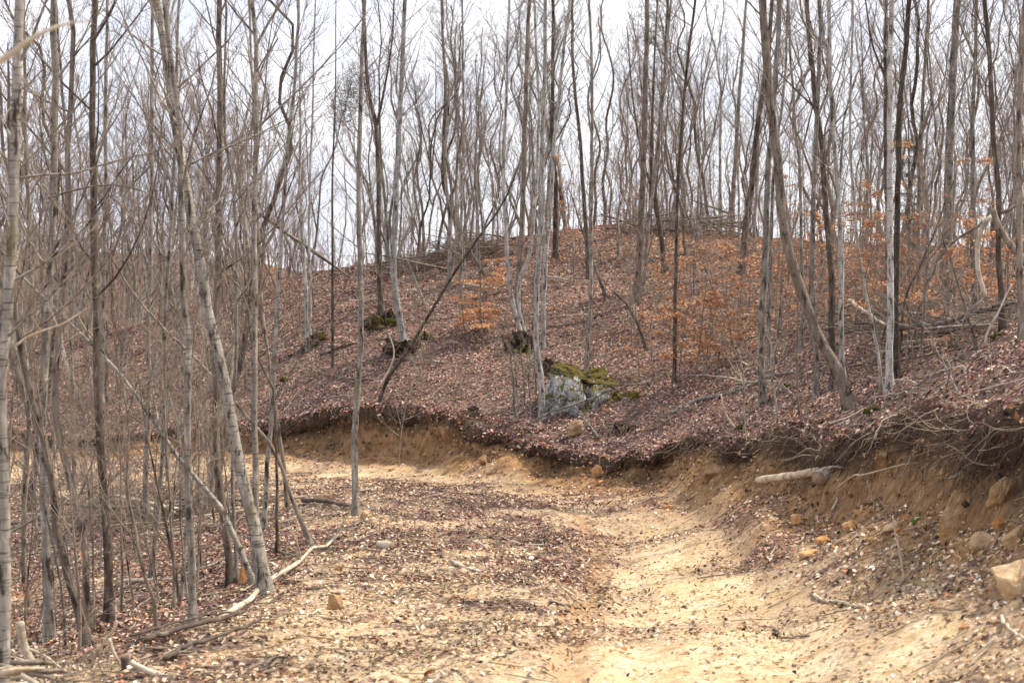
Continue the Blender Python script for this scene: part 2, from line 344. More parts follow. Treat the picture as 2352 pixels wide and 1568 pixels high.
def sdist(x, y):
    o = np.empty(len(x))
    for i in range(0, len(x), 20000):
        q = np.stack([x[i:i + 20000], y[i:i + 20000]], 1)
        d = q[:, None, :] - mid[None, :-1]; t = np.clip((d * seg[None]).sum(2) / sl2[None], 0, 1)
        e = d - t[..., None] * seg[None]; r = np.sqrt((e ** 2).sum(2)); j = r.argmin(1); k = np.arange(len(q))
        cr_ = seg[j, 0] * d[k, j, 1] - seg[j, 1] * d[k, j, 0]
        o[i:i + 20000] = r[k, j] * np.sign(cr_)
    return o
def polyd(x, y, P):
    P = np.array(P)[:, :2]; sg = P[1:] - P[:-1]; l2 = (sg ** 2).sum(1); o = np.full(len(x), 1e9)
    q = np.stack([x, y], 1)
    for k in range(len(sg)):
        d = q - P[k]; t = np.clip((d @ sg[k]) / l2[k], 0, 1); e = d - t[:, None] * sg[k]
        o = np.minimum(o, np.sqrt((e ** 2).sum(1)))
    return o
ROAD = [at(1700,1900,5)[:2], at(1690,1568,11)[:2], at(1600,1400,17)[:2], at(1560,1300,22)[:2], at(1510,1230,27)[:2], at(1400,1165,33)[:2], at(1220,1122,37)[:2], at(1050,1092,39.5)[:2],
        at(830,1078,42)[:2], at(500,1072,43)[:2], at(100,1070,44)[:2], at(-600,1070,46)[:2]]
LEDGE = [at(1300,1568,11)[:2], at(1335,1430,15)[:2], at(1372,1310,20)[:2], at(1372,1230,25)[:2], at(1335,1180,29)[:2]]
RUT2 = [at(1850,1568,10.8)[:2], at(1760,1400,16)[:2], at(1700,1300,21)[:2], at(1620,1220,27)[:2], at(1500,1165,32)[:2]]
RUT3 = [at(1480,1568,10.8)[:2], at(1460,1400,16)[:2], at(1440,1300,21)[:2], at(1430,1220,27)[:2], at(1340,1165,32)[:2]]
LEDGE2 = [at(1600,1172,31)[:2], at(1650,1152,31)[:2], at(1720,1140,29)[:2]]
LEDGE3 = [at(1640,1190,27.5)[:2], at(1720,1225,24)[:2], at(1800,1290,19)[:2]]
RUTS = [([at(1120,1105,38)[:2], at(950,1085,40.5)[:2], at(700,1076,42)[:2], at(300,1072,43)[:2]], 0.2), ([at(1100,1125,36)[:2], at(980,1108,37.5)[:2], at(830,1092,40)[:2]], 0.2)]
SPOIL = [(at(1180,1060,38.5)[:2], 1.1, 0.28), (at(1060,1048,40)[:2], 0.8, 0.15), (at(1290,1085,37)[:2], 0.8, 0.12), (at(1655,1085,30)[:2], 0.9, 0.35), (at(1150,1350,17)[:2], 1.6, 0.13), (at(1000,1150,31)[:2], 2.6, 0.26), (at(1130,1250,23)[:2], 2.0, 0.14)]
def sstep(a, b, x):
    t = np.clip((x - a) / (b - a), 0, 1); return t * t * (3 - 2 * t)
def height(x, y, fine=True):
    x = np.asarray(x, float); y = np.asarray(y, float)
    s = sdist(x, y); L = fL(x, y); U = fU(x, y)
    dR = polyd(x, y, ROAD); road = 1 - sstep(1.1, 2.3, dR)
    L = L + 0.10 * fbm(x * 0.6, y * 0.6, 4, 1) * (1 - 0.75 * road)
    dl = polyd(x, y, LEDGE)
    lw = 0.6 + 0.8 * vnoise(x * 1.1, y * 1.1, 77)
    L = L - 0.055 * lw * np.exp(-(dl / 0.14) ** 2) + 0.07 * lw * np.exp(-(polyd(x + 0.6, y, LEDGE) / 0.42) ** 2)
    L = L - 0.07 * np.exp(-(polyd(x, y, RUT2) / 0.28) ** 2) - 0.07 * np.exp(-(polyd(x, y, RUT3) / 0.28) ** 2)
    L = L + 0.13 * np.exp(-(polyd(x, y, LEDGE2) / 0.35) ** 2) + 0.11 * np.exp(-(polyd(x, y, LEDGE3) / 0.3) ** 2)
    for P, w in RUTS: L = L - 0.10 * np.exp(-(polyd(x, y, P) / w) ** 2)
    for (c, w, h) in SPOIL: L = L + h * np.exp(-((x - c[0]) ** 2 + (y - c[1]) ** 2) / w ** 2) * (1 + 0.5 * fbm(x * 2, y * 2, 3, 9))
    # scree at the foot of the bank
    L = L + 0.25 * np.exp(-((s + 0.5) / 0.5) ** 2) * (0.5 + fbm(x * 0.8, y * 0.8, 3, 14))
    U = U + 0.30 * fbm(x * 0.22, y * 0.22, 4, 3) * sstep(0.5, 5, s) + 0.10 * fbm(x * 1.1, y * 1.1, 3, 6)
    if fine:
        rough = 0.055 * (1 - 0.7 * road)
        L = L + rough * fbm(x * 2.7, y * 2.7, 4, 21) + 0.034 * fbm(x * 9, y * 9, 4, 31) * (1 - 0.6 * road)
        U = U + 0.07 * fbm(x * 3, y * 3, 4, 41)
    w = sstep(-0.25, 0.30, s - 0.12)
    return L * (1 - w) + U * w, s, road
def hz(x, y):
    h, s, r = height(np.atleast_1d(np.asarray(x, float)), np.atleast_1d(np.asarray(y, float))); return h
_D = np.concatenate([np.arange(5, 40, 0.08), np.arange(40, 120, 0.15)])
def hit(u, v, dflt=None):
    P = np.array([at(u, v, 1.0)]) * _D[:, None]
    h = hz(P[:, 0], P[:, 1]); b = np.nonzero(P[:, 2] <= h)[0]
    if len(b) == 0:
        D = dflt or 70; p = at(u, v, D); return (p[0], D, float(hz(p[0], D)[0]))
    i = b[0]; return (P[i, 0], P[i, 1], float(h[i]))
# sheet
NR, NC = 620, 560
ynear = np.linspace(-10, 6, 24)[:-1]; yfar = 6 * (115 / 6.0) ** (np.linspace(0, 1, NR - 23))
ys = np.concatenate([ynear, yfar]); halfw = np.where(ys < 6, 8 + (6 - ys) * 0.2, 0) + np.where(ys >= 6, 5.3 + 0.45 * ys, 0)
tt = np.linspace(-1, 1, NC); tt = np.sign(tt) * (0.82 * np.abs(tt) + 0.18 * np.abs(tt) ** 3)
X = (halfw[:, None] * tt[None, :]); Y = np.repeat(ys[:, None], NC, 1)
X = X + 0; xf, yf = X.ravel(), Y.ravel()
Z, Sd, Rd = height(xf, yf)
Zg = Z.reshape(NR, NC); Sg = Sd.reshape(NR, NC); Rg = Rd.reshape(NR, NC)
_tt = tt.copy()
def lookup(x, y, G=None):
    G = Zg if G is None else G
    x = np.atleast_1d(np.asarray(x, float)); y = np.clip(np.atleast_1d(np.asarray(y, float)), ys[0], ys[-1] - 1e-3)
    r = np.clip(np.searchsorted(ys, y) - 1, 0, NR - 2); fr = (y - ys[r]) / (ys[r + 1] - ys[r]); fr = np.clip(fr, 0, 1)
    o = 0
    for k, w in ((0, 1 - fr), (1, fr)):
        t = np.clip(x / halfw[r + k], -1, 1); c = np.interp(t, _tt, np.arange(NC)); c0 = np.clip(np.floor(c).astype(int), 0, NC - 2); fc = c - c0
        o = o + w * (G[r + k, c0] * (1 - fc) + G[r + k, c0 + 1] * fc)
    return o
hz = lookup
dR = polyd(xf, yf, ROAD)
nb = fbm(xf * 0.5, yf * 0.5, 4, 51); nb2 = fbm(xf * 1.7, yf * 1.7, 4, 52)
LM = [(1700,1568,11,.02),(1600,1400,17,.03),(1580,1300,22,.03),(1550,1230,27,.08),(1450,1160,33,.30),(1250,1125,37,.15),(1050,1092,39.5,.02),(830,1078,42,.02),(500,1072,43,.42),(250,1072,43.5,.5),(100,1070,44,.55),(-400,1070,46,.1),
   (1450,1500,12.5,.02),(1450,1300,20,.02),(1850,1500,12,.03),(1800,1400,16,.10),(1720,1290,22,.15),(2000,1560,10.5,.15),(2100,1480,12,.35),
   (1100,1568,10.5,.30),(1200,1450,14,.42),(1280,1400,15,.5),(1000,1400,15.5,.40),(1000,1250,22,.70),(1250,1250,23,.72),(1310,1290,20.5,.7),(1290,1215,25,.75),(1150,1190,28,.72),(1050,1160,30.5,.75),(900,1180,28,.75),(800,1230,24,.75),(1000,1320,18.5,.6),(1200,1320,18.5,.62),(620,1380,17,.5),(800,1400,15,.45),(700,1500,12,.42),(450,1450,13.5,.55),
   (300,1520,12,.6),(700,1290,20,.55),(850,1160,29,.5),(1000,1145,32,.8),(900,1128,34,.75),(760,1120,35,.75),(800,1150,31,.75),(650,1160,33,.6),(560,1300,22,.9),(500,1340,21,.9),(350,1400,21,1),(200,1450,21,1),(50,1450,20,1),(350,1430,18,1),(200,1480,16,1),(100,1500,14.5,.9),(560,1330,19.5,.9),(250,1540,12.5,.8),(640,1250,24,.85),(720,1200,28,.7),
   (200,1300,28,1),(450,1250,27,1),(450,1180,31,.9),(200,1180,34,.9),(200,1110,40,.7),(500,1110,39,.6),(0,1300,28,1),(-400,1400,25,1),(1300,1090,37,.95),(1500,1125,35,.95),(1420,1110,36,1),(1600,1150,31,.6),(1150,1072,39,.8),
   (950,1058,42,.55),(830,1052,43.5,.4),(500,1050,45,.4),(100,1045,46,.5),(1750,1190,23,.8),(1820,1240,20,.8),(1900,1300,17,.65),(1700,1130,28,.5),(1850,1170,24,.45),(2000,1250,18,.55),(2050,1400,13,.45),(2250,1350,12,.45),(2350,1500,9.8,.30),(2200,1250,14.5,.6)]
_lp = np.array([(u, D) for u, v, D, m in LM], float); _lv = np.array([m for *_, m in LM])
def leafmask(x, y, s, dR):
    yy = np.maximum(y, 5); fu = (x / yy) * 3267 / 170; fd = np.log(yy) * 9
    pu = (_lp[:, 0] - 1176) / 170; pd = np.log(_lp[:, 1]) * 9; o = np.empty(len(x))
    for i in range(0, len(x), 40000):
        d2 = (fu[i:i + 40000, None] - pu) ** 2 + (fd[i:i + 40000, None] - pd) ** 2 + 0.12
        w = 1 / d2 ** 2; o[i:i + 40000] = (w @ _lv) / w.sum(1)
    a = fbm(x * 0.7, y * 0.7, 4, 51); b = fbm(x * 2.3, y * 2.3, 4, 52)
    up = sstep(-0.05, 0.30, s)
    m = o + (0.45 * a + 0.45 * b) * np.clip(o * 3, 0.15, 1)
    return np.clip(np.maximum(m, up), 0, 1)
lm = leafmask(xf, yf, Sd, dR)
soilm = np.clip(np.exp(-((Sd + 0.4) / 0.7) ** 2) + 0.9 * np.exp(-(polyd(xf, yf, LEDGE) / 0.22) ** 2) * 0.6 + 0.45 * sstep(-3.5, -0.8, Sd) * (0.6 + nb2), 0, 1) * (Sd < 0.3)
gc = np.stack([Rd, lm, soilm], 1)
Lg = lm.reshape(NR, NC)
g = quads('ground', np.stack([xf, yf, Z], 1), grid_faces(NR, NC), M['ground'], cols={'ground': gc})
tag(g, 'dirt track and leaf covered slopes', None, None, 'structure')
# outer terrain: falls away behind the hill, rises to a far ridge
def far_h(x, y):
    base = -14 - 0.05 * (y - 110)
    ridge = 16.5 * np.exp(-((y - 330) / 90) ** 2) * (0.85 + 0.15 * np.sin(x * 0.012 + 1)) + 13 * np.exp(-((y - 330) / 90) ** 2) * sstep(0, -150, x) * 0.5
    return base + (ridge + 1.5 * sstep(200, 330, y)) * sstep(-5, -60, x) + 3 * fbm(x * 0.02, y * 0.02, 4, 71)
gx = np.concatenate([np.linspace(-600, -120, 25), np.linspace(-110, 110, 56), np.linspace(120, 600, 25)])
gy = np.concatenate([np.linspace(-80, 0, 10), np.linspace(6, 110, 30), np.linspace(116, 600, 90)])
GX, GY = np.meshgrid(gx, gy); fx_, fy_ = GX.ravel(), GY.ravel()
near = height(fx_, np.clip(fy_, -10, 112), False)[0] - 1.2
inner = sstep(112, 135, fy_)
FZ = near * (1 - inner) + far_h(fx_, fy_) * inner - 1.5 * (1 - inner)
FZ = np.where(np.abs(fx_) > 60, np.minimum(FZ, -3 - 0.02 * np.abs(fx_) + 0 * FZ) * (1 - inner) + FZ * inner, FZ)
terr = quads('terrain', np.stack([fx_, fy_, FZ], 1), grid_faces(len(gy), len(gx)), M['ground'], cols={'ground': np.stack([0 * fx_, 1 + 0 * fx_, 0 * fx_], 1)})
tag(terr, 'wooded valley and distant ridge', None, None, 'structure')
# ------------------------------------------------------------------ the cut bank face, a fine strip with an overhanging lip
bt = []
acc = np.concatenate([[0], np.cumsum(np.linalg.norm(mid[1:] - mid[:-1], axis=1))]); total = acc[-1]
sa = np.arange(total * 0.0, total, 0.055); bx = np.interp(sa, acc, mid[:, 0]); by = np.interp(sa, acc, mid[:, 1])
tx = np.gradient(bx); ty = np.gradient(by)
k5 = np.ones(15) / 15; tx = np.convolve(tx, k5, 'same'); ty = np.convolve(ty, k5, 'same'); tl = np.hypot(tx, ty); nxh, nyh = -ty / tl, tx / tl
zt = hz(bx + nxh * 0.5, by + nyh * 0.5); zb = hz(bx - nxh * 0.55, by - nyh * 0.55)
zt = np.convolve(np.pad(zt, 4, 'edge'), np.ones(9) / 9, 'valid')
notch = sstep(.12, .42, fbm(sa * .45, np.full_like(sa, 77.7), 3, 163)); zt = zt - notch * .22 * (zt - zb)
prof = [(-0.75, -0.06, 0), (-0.6, 0.02, 0), (-0.42, 0.14, 0), (-0.30, 0.28, 0), (-0.22, 0.42, 0), (-0.16, 0.55, 0.0), (-0.11, 0.66, 0.15), (-0.10, 0.75, 0.6), (-0.14, 0.82, 1), (-0.18, 0.90, 1), (-0.15, 0.97, 1), (-0.03, 1.0, .9), (0.15, 1.01, .6), (0.40, 0.99, .3), (0.62, 0.95, 0)]
V = []; Cc = []
for (s_, hfrac, dk) in prof:
    n1 = fbm(sa * 1.3, np.full_like(sa, hfrac * 3), 4, 61); n2 = fbm(sa * 4, np.full_like(sa, hfrac * 5 * 1.7), 4, 62); n3 = fbm(sa * 0.5, np.full_like(sa, 9.1), 3, 63)
    amp = math.sin(min(max(hfrac, 0), 1) * math.pi) * 0.8 + 0.2
    off = s_ + amp * (0.30 * n1 + 0.22 * n2) - (0.30 * n3 if dk > 0.3 else 0)
    zz = zb + (zt - zb) * (hfrac + (0.04 * n1 if 0 < hfrac < 1 else 0)) - (0.35 if s_ == -0.75 else 0.08 if s_ == -0.6 else 0)
    if dk > 0.5: zz = zz - np.maximum(0, n3 + n1) * 0.34 * (hfrac < 0.98) + 0.11 * n2
    V.append(np.stack([bx + nxh * off, by + nyh * off, zz], 1))
    d_ = np.clip(dk + 0.9 * n1 + 0.7 * n3 + (0.30 if hfrac > 0.45 else -0.1) + 0.35 * sstep(34, 24, by) * (hfrac > 0.2), 0, 1); Cc.append(np.stack([d_, d_ * 0, d_ * 0], 1))
nS = len(sa); Vb = np.concatenate(V)
Vb[:, 2] += 0
bk = quads('cut_bank', Vb, grid_faces(len(prof), nS)[:, ::-1], M['bank'], cols={'ground': np.concatenate(Cc)})
tag(bk, 'orange brown soil cut bank under a dark root mat', None, None, 'structure')
# ------------------------------------------------------------------ roots hanging out of the bank
def wig(p, d, L, n, up=0.0, w=0.15, rnd=RN):
    """crooked path"""
    x, y, z = p; dx, dy, dz = d; st = L / (n - 1); o = [(x, y, z)]
    for i in range(n - 1):
        dx += rnd.uniform(-w, w); dy += rnd.uniform(-w, w); dz += rnd.uniform(-w, w) + up
        l = math.sqrt(dx * dx + dy * dy + dz * dz) or 1; dx /= l; dy /= l; dz /= l
        x += dx * st; y += dy * st; z += dz * st; o.append((x, y, z))
    return o
rootden = np.clip(.55 + 1.5 * fbm(sa * 1.1, np.full_like(sa, 5.5), 4, 151) + .35 * sstep(30, 24, by), .06, 1)
rt = TB(); fine_n = 26000
for i in range(fine_n):
    q = RN.random() ** 1.0; a = q * total; j = min(int(a / 0.055), nS - 1)
    D = by[j]
    dn = float(rootden[j])
    if D < 8 or abs(bx[j]) > 0.5 * D + 3 or RN.random() > dn * (0.45 if D > 30 else 1): continue
    row = RN.choice([5, 6, 7, 8, 9, 9, 10, 10, 11, 11]); p = Vb[row * nS + j]; p = (p[0] - nxh[j] * .02, p[1] - nyh[j] * .02, p[2] + .01)
    side = RN.gauss(0, 0.8) + (-0.3 if D < 26 else 0)
    d = (-nxh[j] * 0.35 + tx[j] / tl[j] * side, -nyh[j] * 0.35 + ty[j] / tl[j] * side, RN.uniform(-1, 0.0))
    L = abs(RN.gauss(0.12, 0.20)) + 0.05
    if D < 28: L = L * 1.7 + .05
    r = RN.uniform(0.002, 0.005) * (1 + D * 0.02)
    pts = wig(p, d, L, 6, -0.16, 0.42); rt.add(pts, [r, r * .9, r * .8, r * .65, r * .5, r * .3])
tag(rt.build('hanging_roots', M['root']), 'fine dark roots hanging from the lip of the cut bank', None, None, 'stuff')
rt = TB()
rt2 = TB()
for i in range(3000):
    j = RN.randrange(nS); D = by[j]
    if D < 9 or D > 34 or abs(bx[j]) > 0.45 * D + 2 or RN.random() > rootden[j] + .15: continue
    row = RN.choice([6, 7, 8, 9, 10, 11, 12]); p = Vb[row * nS + j]; p = (p[0] - nxh[j] * .03, p[1] - nyh[j] * .03, p[2] + .02)
    side = RN.gauss(-.35, 0.9)
    d = (-nxh[j] * 0.5 + tx[j] / tl[j] * side, -nyh[j] * 0.5 + ty[j] / tl[j] * side, RN.uniform(-0.9, 0.35))
    r = 0.0035 + 0.010 * RN.random() ** 3; pts = wig(p, d, RN.uniform(0.25, 1.0), 9, -0.07, 0.42); t_ = rt if RN.random() < .42 else rt2
    t_.add(pts, list(np.linspace(r, r * 0.3, 9)), 4)
    if RN.random() < .6:
        q = RN.randint(2, 6); d2 = (pts[q][0] - pts[q - 1][0] + RN.uniform(-.04, .04), pts[q][1] - pts[q - 1][1] + RN.uniform(-.04, .04), pts[q][2] - pts[q - 1][2] - .03); l = math.dist(d2, (0, 0, 0)) or 1
        t_.add(wig(pts[q], [c / l for c in d2], RN.uniform(.15, .5), 6, -.08, .45), list(np.linspace(r * .5, r * .2, 6)), 3)
tag(rt2.build('side_roots', M['root']), 'dark forking roots over the right bank', None, None, 'stuff')
tag(rt.build('tangled_roots', M['root_pale']), 'grey tangled roots trailing over the right bank', None, None, 'stuff')
# ------------------------------------------------------------------ tree builders
def side_branches(tb_b, tb_t, path, rad, start, n1, L1, ang=(30, 60), n2=5, n3=4, rnd=RN, up=0.08, droop=False, tw=1.0, maxlen=None):
    """limbs (tb_b) with side shoots and twigs (tb_t) along a trunk path"""
    P = path; seglen = [0]
    for i in range(1, len(P)): seglen.append(seglen[-1] + math.dist(P[i], P[i - 1]))
    T = seglen[-1]
    for k in range(n1):
        f = start + (1 - start) * ((k + rnd.random()) / n1) ** 0.9; a = f * T
        i = 1
        while i < len(P) - 1 and seglen[i] < a: i += 1
        t = (a - seglen[i - 1]) / max(1e-6, seglen[i] - seglen[i - 1])
        p = tuple(P[i - 1][c] + (P[i][c] - P[i - 1][c]) * t for c in range(3)); r0 = rad[i - 1] + (rad[i] - rad[i - 1]) * t
        az = rnd.uniform(0, 6.283); el = R(rnd.uniform(*ang))
        d = (math.sin(el) * math.cos(az), math.sin(el) * math.sin(az), math.cos(el))
        L = L1 * rnd.uniform(0.45, 1.15) * (1 - 0.55 * max(0, f - 0.45))
        r = min(r0 * 0.5, 0.004 + L * 0.0058)
        pts = wig(p, d, L, 7, up, 0.13, rnd); tb_b.add(pts, [r * (1 - 0.8 * q / 6) for q in range(7)], 4)
        for m in range(n2):
            q = rnd.randint(1, 6); d2 = [pts[q][c] - pts[q - 1][c] for c in range(3)]; l = math.sqrt(sum(c * c for c in d2)) or 1
            d2 = [c / l + rnd.uniform(-0.75, 0.75) for c in d2]; d2[2] += 0.15
            L2 = L * rnd.uniform(0.25, 0.5) * (1.1 - q / 12); r2 = r * 0.42 * (1 - 0.4 * q / 6) + 0.001
            p2 = wig(pts[q], d2, L2, 5, up, 0.2, rnd); tb_t.add(p2, [r2, r2 * .8, r2 * .65, r2 * .5, r2 * .3], 3)
            for w in range(n3):
                qq = rnd.randint(1, 4); d3 = [p2[qq][c] - p2[qq - 1][c] for c in range(3)]; l = math.sqrt(sum(c * c for c in d3)) or 1
                d3 = [c / l + rnd.uniform(-0.8, 0.8) for c in d3]
                r3 = 0.0028 * tw; tb_t.add(wig(p2[qq], d3, L2 * rnd.uniform(0.3, 0.6), 3, 0.05, 0.2, rnd), [r3, r3 * .8, r3 * .5], 3)
def smooth_path(P, n):
    P = np.array(P, float)
    if len(P) == 2: P = np.vstack([P[0], P.mean(0), P[1]])
    C = catmull(P, 6); d = np.concatenate([[0], np.cumsum(np.linalg.norm(C[1:] - C[:-1], axis=1))])
    t = np.linspace(0, d[-1], n); return np.stack([np.interp(t, d, C[:, i]) for i in range(3)], 1)
used = []
def traced_tree(label, mat, w, pts, D=None, forks=(), top=15.0, start=0.30, n1=22, L1=2.2, n2=5, n3=4, name='bare_tree', ddepth=0.0, tmat='twig', wtop=None, cat='tree', ang=(30, 62)):
    """pts: photo trace from base up; the base is set on the ground it is seen to stand on"""
    u0, v0 = pts[0]
    if D is None: b = hit(u0, v0); D = b[1]
    else:
        b = at(u0, v0, D); gz = float(hz(b[0], D)[0]); b = (b[0], D, gz)
    used.append((b[0], b[1]))
    path = [(b[0], b[1], b[2] - 0.12)]
    for (u, v) in pts[1:]:
        dz = (v0 - v) / 3267 * D; p = at(u, v, D + ddepth * dz)
        if p[2] > path[-1][2] + 0.02 or abs(p[0] - path[-1][0]) > 0.3: path.append(p)
    h = path[-1][2] - b[2]
    if pts[-1][1] <= 60 and h < top:
        a = np.array(path[-1]); d = a - np.array(path[-2]); d /= np.linalg.norm(d)
        rem = top - h
        path.append(tuple(a + d * rem * 0.4)); d2 = d + np.array([0.05, 0.1, 0.3]); d2 /= np.linalg.norm(d2); path.append(tuple(np.array(path[-1]) + d2 * rem * 0.6))
    hh = max(path[-1][2] - b[2], 0.5)
    n = max(14, min(40, int(hh * 2.4))); P = smooth_path(path, n)
    k = np.arange(n) / n
    P[1:, 0] += 0.018 * np.cumsum(rng.normal(size=n - 1)) * 0.7; P[1:, 1] += 0.02 * np.cumsum(rng.normal(size=n - 1)) * 0.6
    r0 = px(w, D) / 2; hf = np.clip((P[:, 2] - b[2]) / hh, 0, 1)
    rr = r0 * (1 - 0.62 * hf ** 0.9) if top >= hh - 0.5 and pts[-1][1] <= 60 else r0 * (1 - 0.7 * hf)
    rr = rr * (1 + 0.8 * np.exp(-(P[:, 2] - P[0, 2]) / 0.20)); rr = np.maximum(rr, 0.006)
    rr[-1] *= 0.4
    root = empty(name, b, label, cat, GROUPS.get(name))
    tb = TB(); tb.add([tuple(p) for p in P], list(rr), 10)
    tb.build('trunk', M[mat], root, b, rough=0.10)
    tb_b, tb_t = TB(), TB()
    for fk in forks:
        i0 = int(np.argmin(np.abs(P[:, 2] - at(fk[0][0], fk[0][1], D)[2])))
        fp = [tuple(P[i0])] + [at(u, v, D) for (u, v) in fk[1:]]
        if fk[-1][1] < 30:
            a = np.array(fp[-1]); d = a - np.array(fp[-2]); d /= np.linalg.norm(d); fp.append(tuple(a + d * 3))
        FP = smooth_path(fp, 12); fr = rr[i0] * 0.62; fR = [fr * (1 - 0.65 * q / 11) for q in range(12)]
        ft = TB(); ft.add([tuple(p) for p in FP], fR, 8); ft.build('limb', M[mat], root, b, rough=0.1)
        side_branches(tb_b, tb_t, [tuple(p) for p in FP], fR, 0.25, max(4, n1 // 3), L1 * 0.7, ang, n2, n3)
    if n1: side_branches(tb_b, tb_t, [tuple(p) for p in P], list(rr), start, int(n1 * 1.25), L1, ang, n2, n3)
    for q_ in (tb_b.build('branches', M[mat if mat != 'white' else 'grey'], root, b), tb_t.build('twigs', M[tmat], root, b)):
        if q_: q_['kind'] = 'stuff'
    return root
GROUPS = {'bare_tree': 'bare trees beside the track and on the slope', 'sapling': 'thin saplings', 'leaning_tree': 'leaning trees'}
# ------------------------------------------------------------------ traced trees (photo coordinates on the 2352-wide view)
T = traced_tree
# left edge and the leaning group on the fill slope
T('pale mossy trunk at the very left edge with a sharp kink', 'pale', 34, [(0,1500),(12,1340),(14,1234),(14,1084),(8,900),(26,784),(35,650),(37,550),(47,400),(52,250),(55,125),(60,0)], D=11, top=9, start=.25, n1=9, L1=1.6)
T('tall pale leaning tree rising from the crest of the fill, the thickest there', 'pale', 30, [(612,1364),(600,1284),(588,1184),(555,1024),(530,884),(510,784),(498,740),(475,600),(445,450),(420,300),(395,150),(370,0)], top=11, start=.3, n1=26, L1=1.9)
T('upright grey tree sharing its foot with the tall leaning pale one, forked high up', 'grey', 17, [(586,1345),(588,1084),(585,784),(585,600),(587,400),(590,180),(590,98),(576,0)], top=11, forks=[[(590,120),(612,60),(650,0)]], n1=20)
T('straight pale-sided tree with a dark blotched foot between the leaning birch and the dark trunk', 'grey', 18, [(446,1442),(440,1284),(430,1134),(425,984),(420,784),(408,700),(405,600),(400,450),(385,250),(370,100),(360,0)], top=12, n1=20)
T('near-black trunk with a warm brown right side', 'dark', 21, [(250,1430),(245,1284),(230,1134),(222,984),(215,834),(211,700),(203,600),(198,450),(197,300),(203,150),(206,0)], top=13, n1=20)
T('rough dark trunk leaning left, front one of a pair joined at the foot', 'brown', 21, [(208,1484),(165,1334),(135,1209),(115,1059),(78,909),(52,790),(40,690),(30,520),(20,300),(15,100)], top=10, n1=14)
T('speckled trunk leaning left, rear one of a pair joined at the foot', 'brown', 18, [(204,1440),(185,1234),(155,1109),(125,984),(118,834),(125,750),(140,600),(145,450),(147,300),(160,150),(163,50),(155,0)], top=12, n1=16)
T('smooth straight grey trunk with a wide foot left of the dark leaning pair', 'grey', 23, [(115,1470),(113,1284),(108,1134),(106,950),(112,784),(118,600),(122,300),(118,0)], top=13, n1=16)
T('slim grey tree with a foot bent to the right near the left edge', 'brown', 13, [(72,1395),(55,1330),(50,1250),(55,1150),(63,1000),(66,850),(76,650),(70,450),(60,200),(55,0)], top=12, n1=14)
T('slim grey tree standing right at the outer edge of the far road, left part', 'grey', 11, [(172,1150),(170,984),(165,834),(168,600),(150,300),(125,0)], top=15, n1=18)
T('slender tree behind the near-black trunk, light grey', 'grey', 13, [(242,1215),(238,984),(240,784),(240,550),(245,300),(250,0)], top=16, n1=20)
T('left stem of a grey twin by the pink ribbon', 'grey', 14, [(338,1190),(333,1100),(345,934),(342,784),(347,600),(350,450),(353,200),(350,0)], D=30, top=15, n1=20)
T('right stem of a grey twin by the pink ribbon', 'grey', 11, [(345,1330),(356,1180),(362,1034),(370,900),(372,750),(378,550),(388,300),(392,0)], top=15, n1=18)
T('crooked reddish sapling with a bend to the left between the ribbon and the pale-sided tree', 'brown', 10, [(362,1462),(352,1384),(322,1290),(302,1170),(292,1034),(284,934),(262,834),(255,770)], start=.3, n1=9, L1=1.2, top=8, name='sapling', cat='sapling')
T('mossy thin stem with a brown stub beside it left of the pale-sided tree', 'brown', 8, [(396,1400),(398,1284),(395,1150),(385,1050),(378,900),(376,800)], start=.3, n1=8, L1=1.1, top=8, name='sapling', cat='sapling')
T('grey tree just left of the big leaning birch, dark foot', 'brown', 19, [(532,1345),(512,1209),(498,1084),(494,934),(490,784),(498,600),(505,400),(508,200),(505,0)], top=14, n1=18)
T('thin pale pole close behind the big leaning birch', 'grey', 9, [(545,1340),(533,1150),(530,1000),(532,780),(527,450),(508,300),(508,50)], top=13, n1=14)
T('slim tree with a curved foot at the track edge between two leaners', 'brown', 9, [(662,1165),(650,1050),(636,940),(620,834),(603,700),(592,500),(580,250),(572,0)], top=15, n1=16)
T('pale slim tree running up through the view right of the forked grey one', 'pale', 11, [(607,1215),(613,1084),(622,934),(628,784),(632,750),(645,500),(660,300),(670,200),(678,50),(680,0)], top=15, n1=20, L1=1.8)
T('pale pole leaning hard to the upper left from the foot of the big leaning birch', 'pale', 14, [(598,1310),(512,1174),(427,1069),(352,959),(310,899),(250,829),(180,760),(60,640),(0,560)], D=18, name='leaning_tree', start=.35, n1=14, L1=1.4, top=4, cat='leaning tree')
T('brown pole leaning to the upper left across the end of the bank', 'brown', 11, [(720,1248),(665,1134),(635,1044),(595,994),(550,939),(505,884),(425,799),(330,700),(225,540)], name='leaning_tree', start=.3, n1=12, L1=1.2, top=4, cat='leaning tree')
T('dark crooked stem crossing the brown leaning pole', 'dark', 8, [(630,1040),(636,930),(600,834),(580,784),(570,700),(560,560)], D=22.5, start=.4, n1=7, L1=1.2, top=6, name='sapling', cat='sapling')
T('lone straight tree on the crest of the fill in front of the far road', 'grey', 16, [(817,1182),(815,984),(820,850),(825,784),(824,600),(826,400),(834,200),(842,0)], top=13, start=.3, n1=26, L1=1.6)
T('whitish tree with a bowed foot above the bank, by a mossy mound', 'white', 17, [(930,800),(919,725),(906,625),(914,450),(921,350),(929,150),(934,0)], top=17, start=.45, n1=22, L1=2.6)
T('dark tree forking high up just left of the whitish bowed one', 'dark', 13, [(877,716),(871,600),(869,400),(862,285),(846,225),(838,120),(836,0)], top=16, start=.5, n1=18, forks=[[(862,290),(880,220),(900,100),(905,0)]])
T('pale twin-stemmed snag pair rising by the mossy ledge on the left hillside, left stem', 'white', 10, [(706,805),(697,600),(692,500),(690,330),(692,100)], top=13, n1=14)
